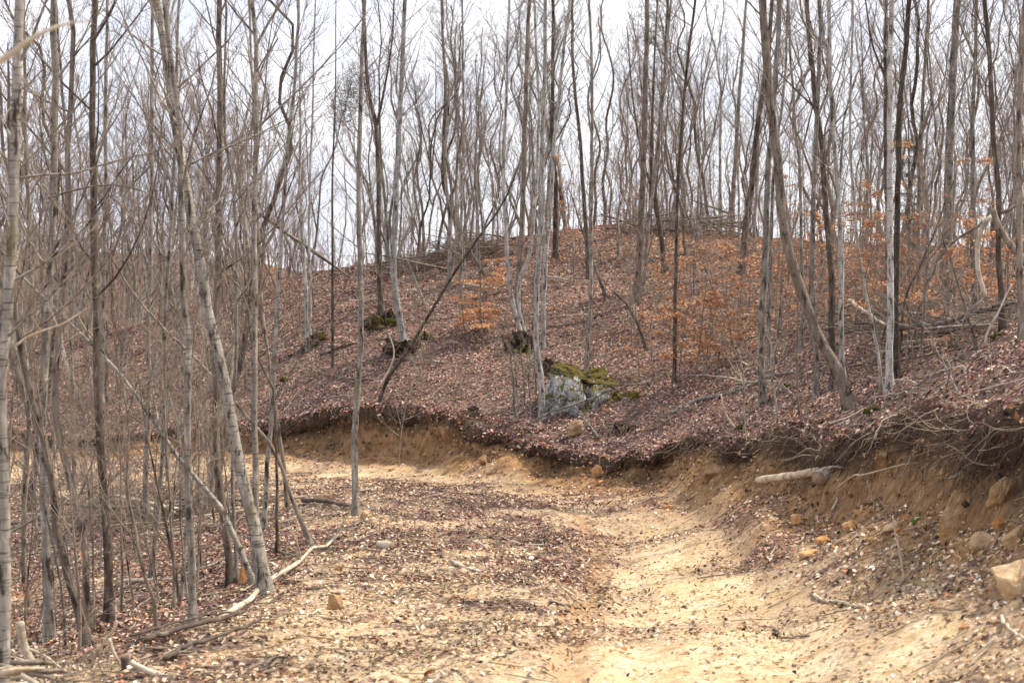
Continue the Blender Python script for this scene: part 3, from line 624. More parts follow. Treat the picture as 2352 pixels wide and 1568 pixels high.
T('pale twin-stemmed snag pair rising by the mossy ledge on the left hillside, right stem', 'white', 8, [(714,800),(708,650),(704,480),(715,250),(722,60)], top=13, n1=14)
T('left outermost white stem of the birch clump left of the rock', 'white', 11, [(1200,775),(1178,690),(1168,575),(1164,450),(1165,300),(1170,100),(1172,0)], top=15, n1=16)
T('white stem kinked to the right in the birch clump left of the rock', 'white', 10, [(1208,772),(1192,700),(1196,640),(1222,575),(1234,450),(1240,300),(1236,120),(1232,0)], top=15, n1=12)
T('brownish straight stem in the middle of the birch clump left of the rock', 'brown', 15, [(1200,750),(1190,690),(1194,600),(1201,450),(1204,300),(1211,100),(1214,0)], top=16, n1=18)
T('tall white tree rooted at the bank top just left of the rock', 'white', 15, [(1247,958),(1244,884),(1231,784),(1230,720),(1237,575),(1247,450),(1251,200),(1254,0)], top=17, start=.45, n1=24, L1=2.6)
T('white tree leaning right behind the one rooted beside the rock', 'white', 12, [(1246,800),(1248,700),(1254,575),(1266,475),(1274,350),(1284,250),(1300,100),(1310,0)], top=17, start=.45, n1=20, L1=2.4)
T('thin pale stem in the brush left of the white tree beside the rock', 'grey', 7, [(1186,962),(1179,860),(1172,790),(1170,740)], n1=6, L1=.9, name='sapling', start=.3, cat='sapling')
T('thin grey tree standing in front of the pale rock', 'grey', 11, [(1344,900),(1350,780),(1357,625),(1359,500),(1361,250),(1359,0)], top=16, n1=20)
T('dark crooked tree with an arched foot above the pale rock', 'dark', 11, [(1353,640),(1340,450),(1329,300),(1314,150),(1310,0)], top=14, n1=16)
T('dark straight tree on the hill crest behind the white birches', 'dark', 12, [(1276,592),(1278,450),(1272,300),(1270,0)], top=15, n1=18)
T('thickest grey tree on the middle of the hill', 'brown', 18, [(1459,700),(1469,550),(1479,400),(1484,200),(1484,0)], top=16, start=.45, n1=24, L1=2.6)
T('thin tree leaning away to the right from the thick grey one mid-hill', 'grey', 10, [(1476,674),(1494,500),(1514,350),(1529,200),(1545,0)], top=15, n1=18)
T('dark tree with a hooked foot on the hill crest before the brush pile', 'dark', 12, [(1528,627),(1518,525),(1506,450),(1514,330),(1530,150),(1536,0)], top=14, n1=18, forks=[[(1506,450),(1480,380),(1455,240),(1440,60)]])
T('narrow dark tree straight up through the orange beech leaves', 'dark', 10, [(1549,880),(1549,700),(1552,600),(1556,450),(1564,300),(1575,150),(1590,0)], top=16, n1=20)
T('curved dark tree bowing right beside the left brush pile', 'dark', 13, [(1056,550),(1044,490),(1022,430),(1019,350),(1020,200),(1014,100),(1010,0)], top=13, n1=18, forks=[[(1022,360),(1045,300),(1050,200),(1060,60)]])
T('thin upright tree below the left brush pile', 'grey', 8, [(1060,728),(1059,450),(1064,300),(1064,100),(1062,0)], top=14, n1=18)
T('thin stem with low orange beech sprays left of the white birches', 'brown', 6, [(1108,800),(1102,700),(1098,600),(1096,500)], n1=8, L1=1.0, name='sapling', start=.3, cat='sapling')
T('grey trunk rising from the bank top beneath the beech leaves, right of the rock', 'grey', 18, [(1753,932),(1748,784),(1753,600),(1760,400),(1766,300),(1780,100),(1785,0)], top=15, start=.4, n1=26, L1=2.6)
T('slim mate standing close behind the grey trunk at the bank top', 'grey', 9, [(1764,850),(1766,700),(1771,560),(1776,400),(1796,200),(1806,0)], top=15, n1=18)
T('stout dark tree leaning over from the right, front of the crossing clump', 'brown', 27, [(1958,938),(1930,859),(1893,800),(1866,740),(1840,655),(1808,555),(1794,470),(1780,340),(1766,225),(1757,100),(1748,0)], top=14, start=.35, n1=24, L1=2.4)
T('black slightly leaning stem of the crossing clump on the right', 'dark', 17, [(1916,885),(1911,784),(1910,640),(1896,480),(1888,325),(1873,225),(1863,100),(1858,0)], top=14, n1=20)
T('grey stem at the left of the crossing clump on the right', 'grey', 14, [(1874,912),(1873,784),(1862,650),(1863,500),(1865,400),(1872,275),(1878,100),(1876,0)], top=15, n1=22)
T('white blotched straight tree just behind the crossing clump', 'white', 14, [(1937,882),(1932,784),(1932,600),(1926,450),(1916,300),(1908,150),(1903,0)], top=15, n1=22)
T('slim tree with wavy stem between the crossing clump and its grey neighbour', 'grey', 9, [(1842,800),(1838,600),(1832,400),(1822,280),(1812,120),(1806,0)], top=14, n1=18)
T('silver blotched tree standing beside a darker one right of the crossing clump', 'white', 17, [(2043,897),(2041,784),(2043,500),(2046,250),(2050,100),(2053,0)], top=15, start=.4, n1=24)
T('dark partner of the silver blotched tree, leaning right at the top', 'dark', 16, [(2062,872),(2056,740),(2060,450),(2068,250),(2078,125),(2088,0)], top=15, n1=22)
T('dark tree with a left fork seen behind the silver blotched one', 'dark', 12, [(2036,720),(2038,500),(2034,400),(2031,260),(2032,120),(2034,0)], top=14, n1=16, forks=[[(2031,200),(2003,100),(1988,0)]])
T('slim pale stem leaning left towards the clump from beside the silver tree', 'pale', 8, [(2026,898),(2018,810),(1990,700),(1975,600),(1965,480),(1955,300),(1960,100),(1958,0)], top=12, n1=16)
T('stout grey trunk far back among the rusty leaves at the right', 'grey', 24, [(2172,730),(2176,550),(2188,300),(2200,100),(2208,0)], top=15, n1=24, L1=2.8)
T('dark leaning trunk on the crest between brush pile and grey trunk', 'dark', 17, [(1700,637),(1713,525),(1723,450),(1738,300),(1758,175),(1772,0)], top=14, n1=20)
T('slender grey tree against the sky right of the brush pile', 'grey', 12, [(1678,520),(1688,400),(1700,250),(1710,100),(1716,0)], top=15, n1=18)
T('straight grey trunk behind the dead white branch at the right edge', 'grey', 12, [(2238,720),(2236,600),(2238,350),(2243,150),(2245,0)], top=14, n1=20)
T('dark trunk near the right edge bending left at mid height', 'dark', 14, [(2305,760),(2298,600),(2296,450),(2283,330),(2274,150),(2268,0)], top=13, n1=20)
T('brown trunk cut by the right edge of the view', 'brown', 16, [(2350,780),(2338,600),(2330,420),(2328,250),(2336,100),(2345,0)], top=13, n1=20)
T('slim brown tree between the stout grey trunk and the silver tree', 'brown', 11, [(2110,690),(2108,500),(2118,300),(2126,100),(2130,0)], top=13, n1=20)
T('thin twin-forked stem rising from the bank top right of the rock', 'pale', 7, [(1710,1005),(1704,930),(1700,860),(1690,800)], n1=6, L1=1.0, start=.3, name='sapling', cat='sapling')
T('pale forked sapling beside the grey trunk at the bank top', 'pale', 6, [(1785,975),(1782,930),(1774,880),(1778,830),(1768,760)], n1=6, L1=1.0, start=.3, name='sapling', cat='sapling')
T('dark rigid pole slanting up to the right behind the fallen limb', 'dark', 8, [(2050,770),(2085,690),(2120,620),(2150,540),(2175,470),(2200,400)], D=27, n1=6, L1=1.0, start=.5, name='leaning_tree', top=4, cat='leaning tree')
T('slim dark trunk leaning right up the slope to the birch clump', 'dark', 10, [(860,924),(884,884),(948,784),(1024,650),(1074,575),(1134,490),(1164,440),(1190,380)], D=44, n1=10, L1=1.2, start=.35, name='leaning_tree', top=5, cat='leaning tree')
print('TRACED', len(used))
# ------------------------------------------------------------------ prototypes for the forest behind, then copies
def proto_tree(mat, h, r0, crook=0.25, fork=False, start=.38, n1=24, L1=2.6, tmat='twig', name='bare_tree', n2=5, n3=4, ang=(22, 50)):
    root = empty(name, (0, 0, 0), '', 'tree')
    n = 24; zz = np.linspace(0, h, n)
    a = fbm(zz * 0.22, np.full(n, RN.uniform(0, 90)), 3, 5); c = fbm(zz * 0.22, np.full(n, RN.uniform(0, 90)), 3, 8)
    P = np.stack([crook * (a - a[0]) * (0.3 + zz / h) * 2.5, crook * (c - c[0]) * (0.3 + zz / h) * 2.5, zz - 0.3], 1)
    rr = r0 * (1 - 0.80 * zz / h) * (1 + 0.4 * np.exp(-zz / 0.3)) + 0.006
    tb = TB(); tb.add([tuple(p) for p in P], list(rr), 8); tb.build('trunk', M[mat], root, rough=0.1)
    B, Tw = TB(), TB(); side_branches(B, Tw, [tuple(p) for p in P], list(rr), start, n1, L1, ang, n2, n3, tw=1.5)
    if fork:
        i = int(n * RN.uniform(.3, .5)); az = RN.uniform(-.6, .6) + RN.choice([0, math.pi]); p0 = P[i]
        fp = wig(tuple(p0), (0.32 * math.cos(az), 0.32 * math.sin(az), 1), (h - zz[i]) * 0.9, 12, 0.03, 0.05); fr = [rr[i] * .75 * (1 - .85 * q / 11) + .004 for q in range(12)]
        F = TB(); F.add(fp, fr, 7); F.build('limb', M[mat], root); side_branches(B, Tw, fp, fr, .15, n1 // 2, L1 * .8, ang, n2, n3, tw=1.5)
    B.build('branches', M['brown' if mat in ('brown', 'dark') else 'grey'], root)['kind'] = 'stuff'; Tw.build('twigs', M[tmat], root)['kind'] = 'stuff'
    return root
PRO = {}
for key, mat, tm, f in [('slim grey', 'grey', 'twig', 0), ('slim grey', 'grey', 'twig', 0), ('forked grey', 'grey', 'twig_red', 1), ('slim brown', 'brown', 'twig', 0), ('slim brown', 'brown', 'twig_red', 0),
                        ('forked brown', 'brown', 'twig', 1), ('dark', 'dark', 'twig', 0), ('dark', 'dark', 'twig', 1), ('pale', 'pale', 'twig_red', 0), ('pale', 'pale', 'twig', 0), ('slim grey', 'grey', 'twig_red', 0), ('forked brown', 'brown', 'twig_red', 1)]:
    PRO.setdefault(key, []).append([proto_tree(mat, RN.uniform(9, 12.5), RN.uniform(.042, .075), RN.uniform(.35, 1.1), bool(f), RN.uniform(.18, .34), 30, RN.uniform(1.4, 2.3), tm, n2=5, ang=(14, 56)), False])
def copy_thing(src, loc, rz, sc, label, group, tilt=(0, 0)):
    c = src.copy(); COL.objects.link(c); c.location = loc; c.rotation_euler = (tilt[0], tilt[1], rz); c.scale = (sc, sc, sc)
    c['label'] = label; c['group'] = group
    for ch in src.children:
        k = ch.copy(); COL.objects.link(k); k.parent = c
    return c
def use(entry, loc, rz, sc, label, group, tilt=(0, 0)):
    src, was = entry
    if not was:
        entry[1] = True; src.location = loc; src.rotation_euler = (tilt[0], tilt[1], rz); src.scale = (sc, sc, sc)
        src['label'] = label; src['group'] = group; return src
    return copy_thing(src, loc, rz, sc, label, group, tilt)
ZONES = [('on the floor of the gully at the left', -60, 560, 30, 41, 10), ('beyond the far road at the left', -150, 640, 48, 64, 46), ('deep in the dense stand behind the left slope', -200, 900, 64, 95, 60),
         ('on the far side of the hill behind the left brush pile', 860, 1330, 60, 88, 46), ('along the hill crest behind the right brush pile', 1330, 1760, 62, 88, 34),
         ('in the thicket at the upper right', 1800, 2450, 42, 66, 34), ('far behind the thicket at the upper right', 1750, 2550, 66, 95, 28), ('on the open hillside above the bank', 800, 1700, 47, 60, 7)]
MARKS = [(-200, 'the left edge'), (50, 'the kinked left trunk'), (215, 'the near-black trunk'), (345, 'the ribbon twin'), (430, 'the pale-sided tree'), (520, 'the leaning birch'), (630, 'the pale slim tree'), (700, 'the twin snags'), (820, 'the crest tree'), (870, 'the dark forked tree'), (915, 'the bowed tree'), (1050, 'the hooked tree'),
         (1165, 'the birch clump'), (1250, 'the rock tree'), (1355, 'the tree before the rock'), (1465, 'the thick hill tree'), (1550, 'the narrow dark tree'), (1700, 'the dark crest leaner'), (1760, 'the bank-top trunk'), (1880, 'the crossing clump'), (1935, 'the white blotched tree'), (2045, 'the silver tree'), (2180, 'the stout grey trunk'), (2240, 'the dead white branch'), (2330, 'the right edge')]
def between(u):
    u = max(-199, min(2329, u)); k = max(i for i in range(len(MARKS)) if MARKS[i][0] <= u); k = min(k, len(MARKS) - 2)
    return f'between {MARKS[k][1]} and {MARKS[k + 1][1]}'
ZS = {'on the floor of the gully at the left': 'in the gully', 'beyond the far road at the left': 'beyond the far road', 'deep in the dense stand behind the left slope': 'in the farthest left stand',
      'on the far side of the hill behind the left brush pile': 'behind the left brush pile', 'along the hill crest behind the right brush pile': 'behind the right brush pile', 'in the thicket at the upper right': 'in the right thicket', 'far behind the thicket at the upper right': 'far behind the right thicket', 'on the open hillside above the bank': 'on the open hillside'}
_seen = {}
def uniq(key, where, u, D, Dm):
    b = between(u).replace('between the', 'between').replace(' and the ', ' and ')
    l = f"{key if 'sapling' in key else key + ' tree'} {where}, {b}"
    while len(l.split()) > 16: l = ' '.join(l.split()[:-1])
    return l
pts_used = list(used); cnt = 0
for (where, u0, u1, D0, D1, n) in ZONES:
    k = 0; tries = 0
    while k < n and tries < 3000:
        tries += 1
        D = math.sqrt(RN.uniform(D0 ** 2, D1 ** 2)); u = RN.uniform(u0, u1); x = (u - 1176) / 3267 * D
        if any((x - a) ** 2 + (D - b) ** 2 < (1.1 if D > 60 else 1.6) for a, b in pts_used): continue
        key = RN.choice(['slim grey', 'slim grey', 'pale', 'forked grey', 'slim brown', 'slim brown', 'forked brown', 'dark', 'pale'])
        pts_used.append((x, D)); z = float(hz(x, D)[0])
        use(RN.choice(PRO[key]), (x, D, z), RN.uniform(0, 6.28), RN.uniform(.8, 1.2), uniq(key, ZS[where], u, D, 0), uniq(key, ZS[where], u, D, 0), (RN.gauss(0, .05), RN.gauss(0, .05)))
        k += 1; cnt += 1
print('FOREST', cnt)
# stuff: everything farther back that reads as one mass
def far_mass(name, label, n, xr, yr, hf, hh, mat, seed, rr=(.06, .11), tw=1):
    r = random.Random(seed); tb = TB()
    for i in range(n):
        y = r.uniform(*yr); x = r.uniform(xr[0], xr[1]) * (y / yr[1]); z = float(hf(x, y)); h = r.uniform(*hh); ra = r.uniform(*rr)
        pts = wig((x, y, z - .3), (r.gauss(0, .05), r.gauss(0, .05), 1), h, 7, 0.01, 0.05, r); tb.add(pts, [ra * (1 - .85 * q / 6) for q in range(7)], 4)
        for b in range(12):
            q = r.randint(2, 6); az = r.uniform(0, 6.28); p2 = wig(pts[q], (math.cos(az) * .6, math.sin(az) * .6, .9), h * r.uniform(.10, .24), 4, .1, .2, r)
            tb.add(p2, [ra * .3, ra * .22, ra * .15, ra * .06], 3)
            for c in range(3):
                az = r.uniform(0, 6.28); p3_ = wig(p2[r.randint(1, 3)], (math.cos(az) * .6, math.sin(az) * .6, .9), h * r.uniform(.04, .10), 3, .1, .25, r); tb.add(p3_, [.012 * tw, .009 * tw, .005 * tw], 3)
    tag(tb.build(name, mat), label, None, None, 'stuff')
hs = lambda x, y: hz(x, y)[0]
far_mass('far_woods', 'mass of bare trunks and branches beyond the hill and gully', 320, (-42, 48), (88, 112), hs, (7.5, 12), M['twig'], 3, (.035, .07))
fh = lambda x, y: far_h(np.array([x]), np.array([y]))[0]
far_mass('ridge_woods', 'bare woods covering the distant ridge', 620, (-190, -22), (190, 330), fh, (6, 9), M['twig_red'], 4, (.10, .17), 4)
# ------------------------------------------------------------------ leaf litter, chips, twigs
def basis(x, y, e=0.12):
    z = lookup(x, y); gx_ = np.clip((lookup(x + e, y) - z) / e, -1.2, 1.2); gy_ = np.clip((lookup(x, y + e) - z) / e, -1.2, 1.2)
    n = np.stack([-gx_, -gy_, np.ones_like(gx_)], 1); n /= np.linalg.norm(n, axis=1, keepdims=True)
    return z, n
def frames(n, tilt):
    k = len(n); n = n + rng.normal(size=(k, 3)) * tilt; n /= np.linalg.norm(n, axis=1, keepdims=True)
    a = rng.normal(size=(k, 3)); a -= (a * n).sum(1, keepdims=True) * n; a /= np.linalg.norm(a, axis=1, keepdims=True)
    return a, np.cross(n, a), n
def sample_plan(N, D0, D1, pw, half=0.40, m=1.0):
    q = rng.random(N); e = 2 - pw
    D = (D0 ** e + q * (D1 ** e - D0 ** e)) ** (1 / e)
    return (rng.random(N) * 2 - 1) * (half * D + m), D
def leaves(name, label, x, y, size, tilt, lift, palette, probs, mat='leaf', fold=0.28, zoff=None, warm=None):
    z, n = basis(x, y); a, b, n = frames(n, tilt); k = len(x)
    P = np.stack([x, y, z + (rng.random(k) * lift if zoff is None else zoff)], 1)
    L = (size * (0.6 + 0.8 * rng.random(k)))[:, None]; W = L * (0.38 + 0.3 * rng.random(k))[:, None]
    curl = (rng.random(k) * fold * 1.6 - fold * 0.3)[:, None] * L
    v = np.stack([P - a * L * .5 + n * curl * .5, P + b * W * .5 + n * curl - a * L * .07, P + a * L * .5 + n * curl * .3, P - b * W * .5 + n * curl - a * L * .03], 1).reshape(-1, 3)
    f = (np.arange(k) * 4)[:, None] + np.array([0, 3, 2, 1])[None]
    tri = np.concatenate([f[:, [0, 2, 1]] * 0 + np.stack([f[:, 0], f[:, 1], f[:, 2]], 1), np.stack([f[:, 0], f[:, 2], f[:, 3]], 1)])
    c = np.array(palette)[rng.choice(len(palette), k, p=np.array(probs) / sum(probs))] * (0.75 + 0.5 * rng.random((k, 1))) * (1 + .55 * fbm(x * .7, y * .7, 3, 141))[:, None]
    if warm is not None:      # orange beech leaves; also the upper hill's sunlit brightness painted into leaf colour
        wm = (rng.random(k) < warm)[:, None]; c = np.where(wm, np.array([.52, .25, .10]) * (.6 + .7 * rng.random((k, 1))), c)
    o = quads(name, v, tri, M[mat], smooth=False, cols={'leafcol': np.repeat(np.clip(c, 0, 1), 4, 0)})
    return tag(o, label, None, None, 'stuff')
PAL_H = [(.50, .36, .31), (.31, .175, .145), (.155, .078, .070), (.38, .175, .10), (.055, .034, .033), (.48, .21, .08), (.58, .44, .37)]
PR_H = [3.2, 5, 4.5, 2.6, 2.6, .45, 1.1]
x, y = sample_plan(480000, 9, 74, 0.90)
lmv = lookup(x, y, Lg); sv = lookup(x, y, Sg); keep = rng.random(len(x)) < np.clip(lmv, 0, 1) ** 1.2 * np.where(sv > 0, 1, .75)
keep &= ~((sv > -0.42) & (sv < 0.0)); keep &= rng.random(len(x)) < np.clip(1.0 + 1.6 * fbm(x * .9, y * .9, 4, 131), .35, 1)
sh = (sv < 0) & (y < 38) & (lmv < .8) & (rng.random(len(keep)) < .55 + .4 * sstep(26, 15, y))
sh = sh[keep]
x, y = x[keep], y[keep]; print('LEAVES', len(x))
def warmf(x, y):
    u = 1176 + x / y * 3267; return sstep(1300, 1700, u) * sstep(36, 46, y) * .42 + sstep(50, 58, y) * sstep(900, 1300, u) * .16
leaves('leaf_litter', 'dry purple brown leaf litter', x[~sh], y[~sh], 0.050 * (1 + y[~sh] / 58), 0.38, 0.035, PAL_H, PR_H, warm=warmf(x[~sh], y[~sh]))
PAL_S = [(.66, .53, .40), (.50, .36, .26), (.31, .20, .15), (.15, .10, .085), (.74, .65, .53), (.42, .17, .075), (.07, .05, .045)]
leaves('track_leaves', 'faded tan leaves strewn beside the track', x[sh], y[sh], 0.05 * (1 + y[sh] / 50), 0.4, 0.035, PAL_S, [3, 4, 4.5, 4, 1, .9, 2.5])
x, y = sample_plan(260000, 6, 45, 1.2)
lmv = lookup(x, y, Lg); sv = lookup(x, y, Sg); rd = lookup(x, y, Rg)
keep = (rng.random(len(x)) < (1 - .6 * sstep(14, 32, y)) * np.clip(1.0 - 0.70 * rd, 0.36, 1) * np.clip(0.45 + fbm(x * .8, y * .8, 3, 91), .1, 1)) & (sv < -0.3)
x, y = x[keep], y[keep]; print('CHIPS', len(x))
PAL_C = [(.70, .58, .40), (.58, .44, .27), (.44, .29, .15), (.20, .13, .08), (.80, .73, .60), (.42, .17, .07), (.10, .075, .06)]
leaves('wood_chips', 'pale chips and dry leaf scraps on the fill', x, y, 0.034 * (1 + y / 30), 0.35, 0.02, PAL_C, [3.2, 4, 4, 3.4, 1.0, .8, 2], fold=.2)
# clods and pebbles: tiny faceted lumps
def lumps(name, label, x, y, size, mat, pal, probs, sink=.3):
    z, n = basis(x, y); k = len(x); a, b, n = frames(n, .5); P = np.stack([x, y, z], 1)
    oct_ = np.array([(1, 0, 0), (0, 1, 0), (-1, 0, 0), (0, -1, 0), (0, 0, 1), (0, 0, -1)], float)
    s = size[:, None, None] * (0.55 + 0.7 * rng.random((k, 6, 1))) * oct_[None]; s[..., 2] *= .65
    V = P[:, None] + s[..., :1] * a[:, None] + s[..., 1:2] * b[:, None] + s[..., 2:] * n[:, None] + n[:, None] * size[:, None, None] * (.4 - sink)
    F = np.array([(0, 1, 4), (1, 2, 4), (2, 3, 4), (3, 0, 4), (1, 0, 5), (2, 1, 5), (3, 2, 5), (0, 3, 5)])
    f = ((np.arange(k) * 6)[:, None, None] + F[None]).reshape(-1, 3)
    c = np.array(pal)[rng.choice(len(pal), k, p=np.array(probs) / sum(probs))] * (0.8 + 0.4 * rng.random((k, 1)))
    return tag(quads(name, V.reshape(-1, 3), f, M[mat], smooth=False, cols={'leafcol': np.repeat(np.clip(c, 0, 1), 6, 0)}), label, None, None, 'stuff')
x, y = sample_plan(60000, 6, 45, 1.1); sv = lookup(x, y, Sg); rd = lookup(x, y, Rg)
keep = (rng.random(len(x)) < np.clip(.9 - .75 * rd, 0, 1) * np.clip(.35 + 1.2 * fbm(x * .6, y * .6, 3, 93) + .8 * np.exp(-((sv + .8) / .6) ** 2), 0.04, 1)) & (sv < 0)
x, y = x[keep], y[keep]
lumps('soil_clods', 'loose tan clods and pebbles', x, y, (0.006 + 0.032 * rng.random(len(x)) ** 4) * (1 + y / 60), 'leaf', [(.50, .34, .18), (.62, .47, .29), (.36, .20, .09), (.25, .16, .09)], [4, 3, 2, 1.5])
tw = TB()
x, y = sample_plan(9000, 6, 60, .9); sv = lookup(x, y, Sg); rd = lookup(x, y, Rg); lv = lookup(x, y, Lg); z = lookup(x, y)
for i in range(len(x)):
    if RN.random() > (0.25 + .75 * lv[i]) * (1 - .85 * rd[i]) or -.4 < sv[i] < .2: continue
    L = RN.uniform(.12, .7) * (1 + y[i] / 80); az = RN.uniform(0, 6.28); n = 4; pts = []
    px_, py_ = x[i], y[i]
    for q in range(n):
        pts.append((px_, py_)); az += RN.uniform(-.3, .3); px_ += math.cos(az) * L / 3; py_ += math.sin(az) * L / 3
    hh = lookup([p[0] for p in pts], [p[1] for p in pts]); r = RN.uniform(.003, .010) * (1 + y[i] / 60); k = RN.uniform(0, .03)
    tw.add([(pts[q][0], pts[q][1], hh[q] + r + k + .01 * q * RN.random()) for q in range(n)], [r, r * .9, r * .7, r * .4])
tag(tw.build('twig_litter', M['twig_pale']), 'scattered dead twigs on the ground', None, None, 'stuff')
# ------------------------------------------------------------------ rocks
import bmesh
def rock_mesh(name, dims, seed, mat, cuts=2, n=0.10, pts=18, box=.55):
    r = random.Random(seed); bm = bmesh.new()
    for i in range(pts):
        v = Vector((r.gauss(0, 1), r.gauss(0, 1), r.gauss(0, 1))); m = max(abs(c) for c in v); l = v.length
        v = v / (m * box + l * (1 - box)) ; bm.verts.new((v.x * dims[0] / 2, v.y * dims[1] / 2, v.z * dims[2] / 2))
    res = bmesh.ops.convex_hull(bm, input=bm.verts[:]); 
    for v in [v for v in bm.verts if not v.link_faces]: bm.verts.remove(v)
    bmesh.ops.dissolve_limit(bm, angle_limit=R(14), verts=bm.verts[:], edges=bm.edges[:])
    bmesh.ops.bevel(bm, geom=bm.edges[:], offset=min(dims) * .05, segments=1, affect='EDGES', clamp_overlap=True)
    bmesh.ops.triangulate(bm, faces=bm.faces[:])
    for c in range(cuts): bmesh.ops.subdivide_edges(bm, edges=bm.edges[:], cuts=1, use_grid_fill=True)
    d = sum(dims) / 3
    for v in bm.verts:
        q = v.co / d; k = mfractal(q * 2.2 + Vector((seed, 0, 0)), 1.0, 2.0, 5); k2 = mfractal(q * 7 + Vector((seed, 3, 0)), 1.0, 2.0, 3)
        v.co += v.co.normalized() * d * (n * k + n * .35 * k2)
    me = bpy.data.meshes.new(name); bm.to_mesh(me); bm.free(); me.materials.append(M[mat])
    return me
def rock(name, label, cat, u, v, w, h, mat, seed, D=None, depth=.8, rot=(0, 0, 0), sink=.3, group=None, **k):
    k.setdefault('pts', 13); k.setdefault('n', .06); k.setdefault('box', .45)
    """u, v: foot of the rock in the photo; w, h in photo units"""
    p = hit(u, v) if D is None else at(u, v, D); D = p[1]
    dm = (px(w, D), px(w, D) * depth, px(h, D) * (1 + sink))
    o = bpy.data.objects.new(name, rock_mesh(name, dm, seed, mat, **k)); COL.objects.link(o)
    o.location = (p[0], D + dm[1] * .25, p[2] + dm[2] * (.5 - sink / (1 + sink))); o.rotation_euler = rot
    return tag(o, label, cat, group)
rock('boulder', 'tall upright brown sandstone boulder in the right bank among roots', 'boulder', 2192, 1238, 86, 118, 'tan_stone', 3, rot=(0, R(14), R(25)), cuts=3)
rock('boulder', 'angular brown sandstone slab jutting from the right bank above the orange stones', 'boulder', 2312, 1188, 84, 88, 'tan_stone', 8, rot=(0, R(-10), R(20)), cuts=3)
rock('boulder', 'reddish stone cut by the right edge, highest in the bank', 'boulder', 2350, 1108, 40, 46, 'orange_stone', 12, rot=(0, .2, .3))
rock('stone', 'flat tan stone below the angular slab, left of the pale broken one', 'stone', 2256, 1262, 66, 36, 'pale_stone', 14, rot=(R(10), R(-14), .3))
rock('stone', 'orange wedge shaped stone under the angular slab', 'stone', 2300, 1222, 52, 26, 'orange_stone', 17, rot=(.1, R(-16), .2))
rock('stone', 'pale broken stone at the right edge below the orange wedge', 'stone', 2332, 1255, 74, 44, 'pale_stone', 19, rot=(.1, R(-35), .2))
rock('stone', 'long pale splinter of stone by the small green plant', 'stone', 2054, 1222, 54, 17, 'pale_stone', 21, rot=(0, R(-27), .1))
rock('boulder', 'large half buried tan boulder at the lower right edge', 'boulder', 2340, 1365, 120, 66, 'pale_stone', 23, rot=(.1, R(-18), .2), sink=.5)
rock('boulder', 'half buried yellow tan boulder in the bottom right corner', 'boulder', 2300, 1580, 130, 66, 'tan_stone', 25, D=10.2, rot=(.1, .1, .2), sink=.5)
rock('boulder', 'pinkish white boulder resting on the bank top below the outcrop', 'boulder', 1322, 1004, 40, 44, 'pale_stone', 29, rot=(.2, R(20), .5), sink=.1, cuts=3)
rock('stone', 'orange stone poking out of the bank foot below the pinkish boulder', 'stone', 1370, 1098, 30, 32, 'orange_stone', 31, rot=(0, .2, .3))
rock('stone', 'small orange stone right of the one at the bank foot', 'stone', 1398, 1092, 20, 17, 'orange_stone', 33)
rock('stone', 'tan rock on the leafy heap at the foot of the bank, left of centre', 'stone', 1113, 1068, 30, 22, 'tan_stone', 35, rot=(0, .3, .4))
rock('stone', 'small tan rock by the bank foot left of the leafy heap', 'stone', 1062, 1050, 17, 12, 'tan_stone', 37)
rock('stone', 'first of two knobbly stones topping the leafy heap', 'stone', 1250, 1052, 22, 20, 'tan_stone', 39)
rock('stone', 'upper one of two knobbly stones topping the leafy heap', 'stone', 1262, 1040, 14, 14, 'pale_stone', 41)
rock('stone', 'dull earthy stone under the dark roots right of the leafy heap', 'stone', 1290, 1062, 34, 22, 'tan_stone', 43)
rock('boulder', 'smooth tan rock face showing under the roots at the bend', 'boulder', 1652, 1102, 78, 44, 'tan_stone', 45, rot=(0, R(-20), .4), sink=.4, cuts=3)
rock('boulder', 'tan rock tucked under the root mat above the bend', 'boulder', 1737, 1040, 46, 28, 'tan_stone', 47, rot=(0, R(-8), .2))
rock('stone', 'orange stone pair below the root tangle, left', 'stone', 1888, 1250, 40, 18, 'orange_stone', 49, rot=(0, R(-10), .2))
rock('stone', 'orange lump on the scree under the root tangle', 'stone', 1830, 1208, 36, 26, 'orange_stone', 51)
rock('stone', 'flat orange brown lump right of the orange one on the scree', 'stone', 1962, 1216, 60, 20, 'orange_stone', 53, rot=(0, R(-8), 0))
rock('stone', 'long orange slab lying at the track edge', 'stone', 1862, 1278, 56, 14, 'orange_stone', 55, rot=(0, R(-8), 0))
rock('stone', 'brown stone standing alone on the fill left of the track', 'stone', 768, 1400, 44, 36, 'tan_stone', 57, rot=(0, .2, .6))
rock('stone', 'pale stone pair member by the foot of the lone tree on the crest', 'stone', 838, 1192, 26, 20, 'pale_stone', 59)
rock('stone', 'dark tan stone in the brush below the crest', 'stone', 778, 1310, 22, 14, 'tan_stone', 61)
rock('stone', 'mossy ochre stone behind the foot of the big leaning birch', 'stone', 562, 1342, 34, 36, 'orange_stone', 63)
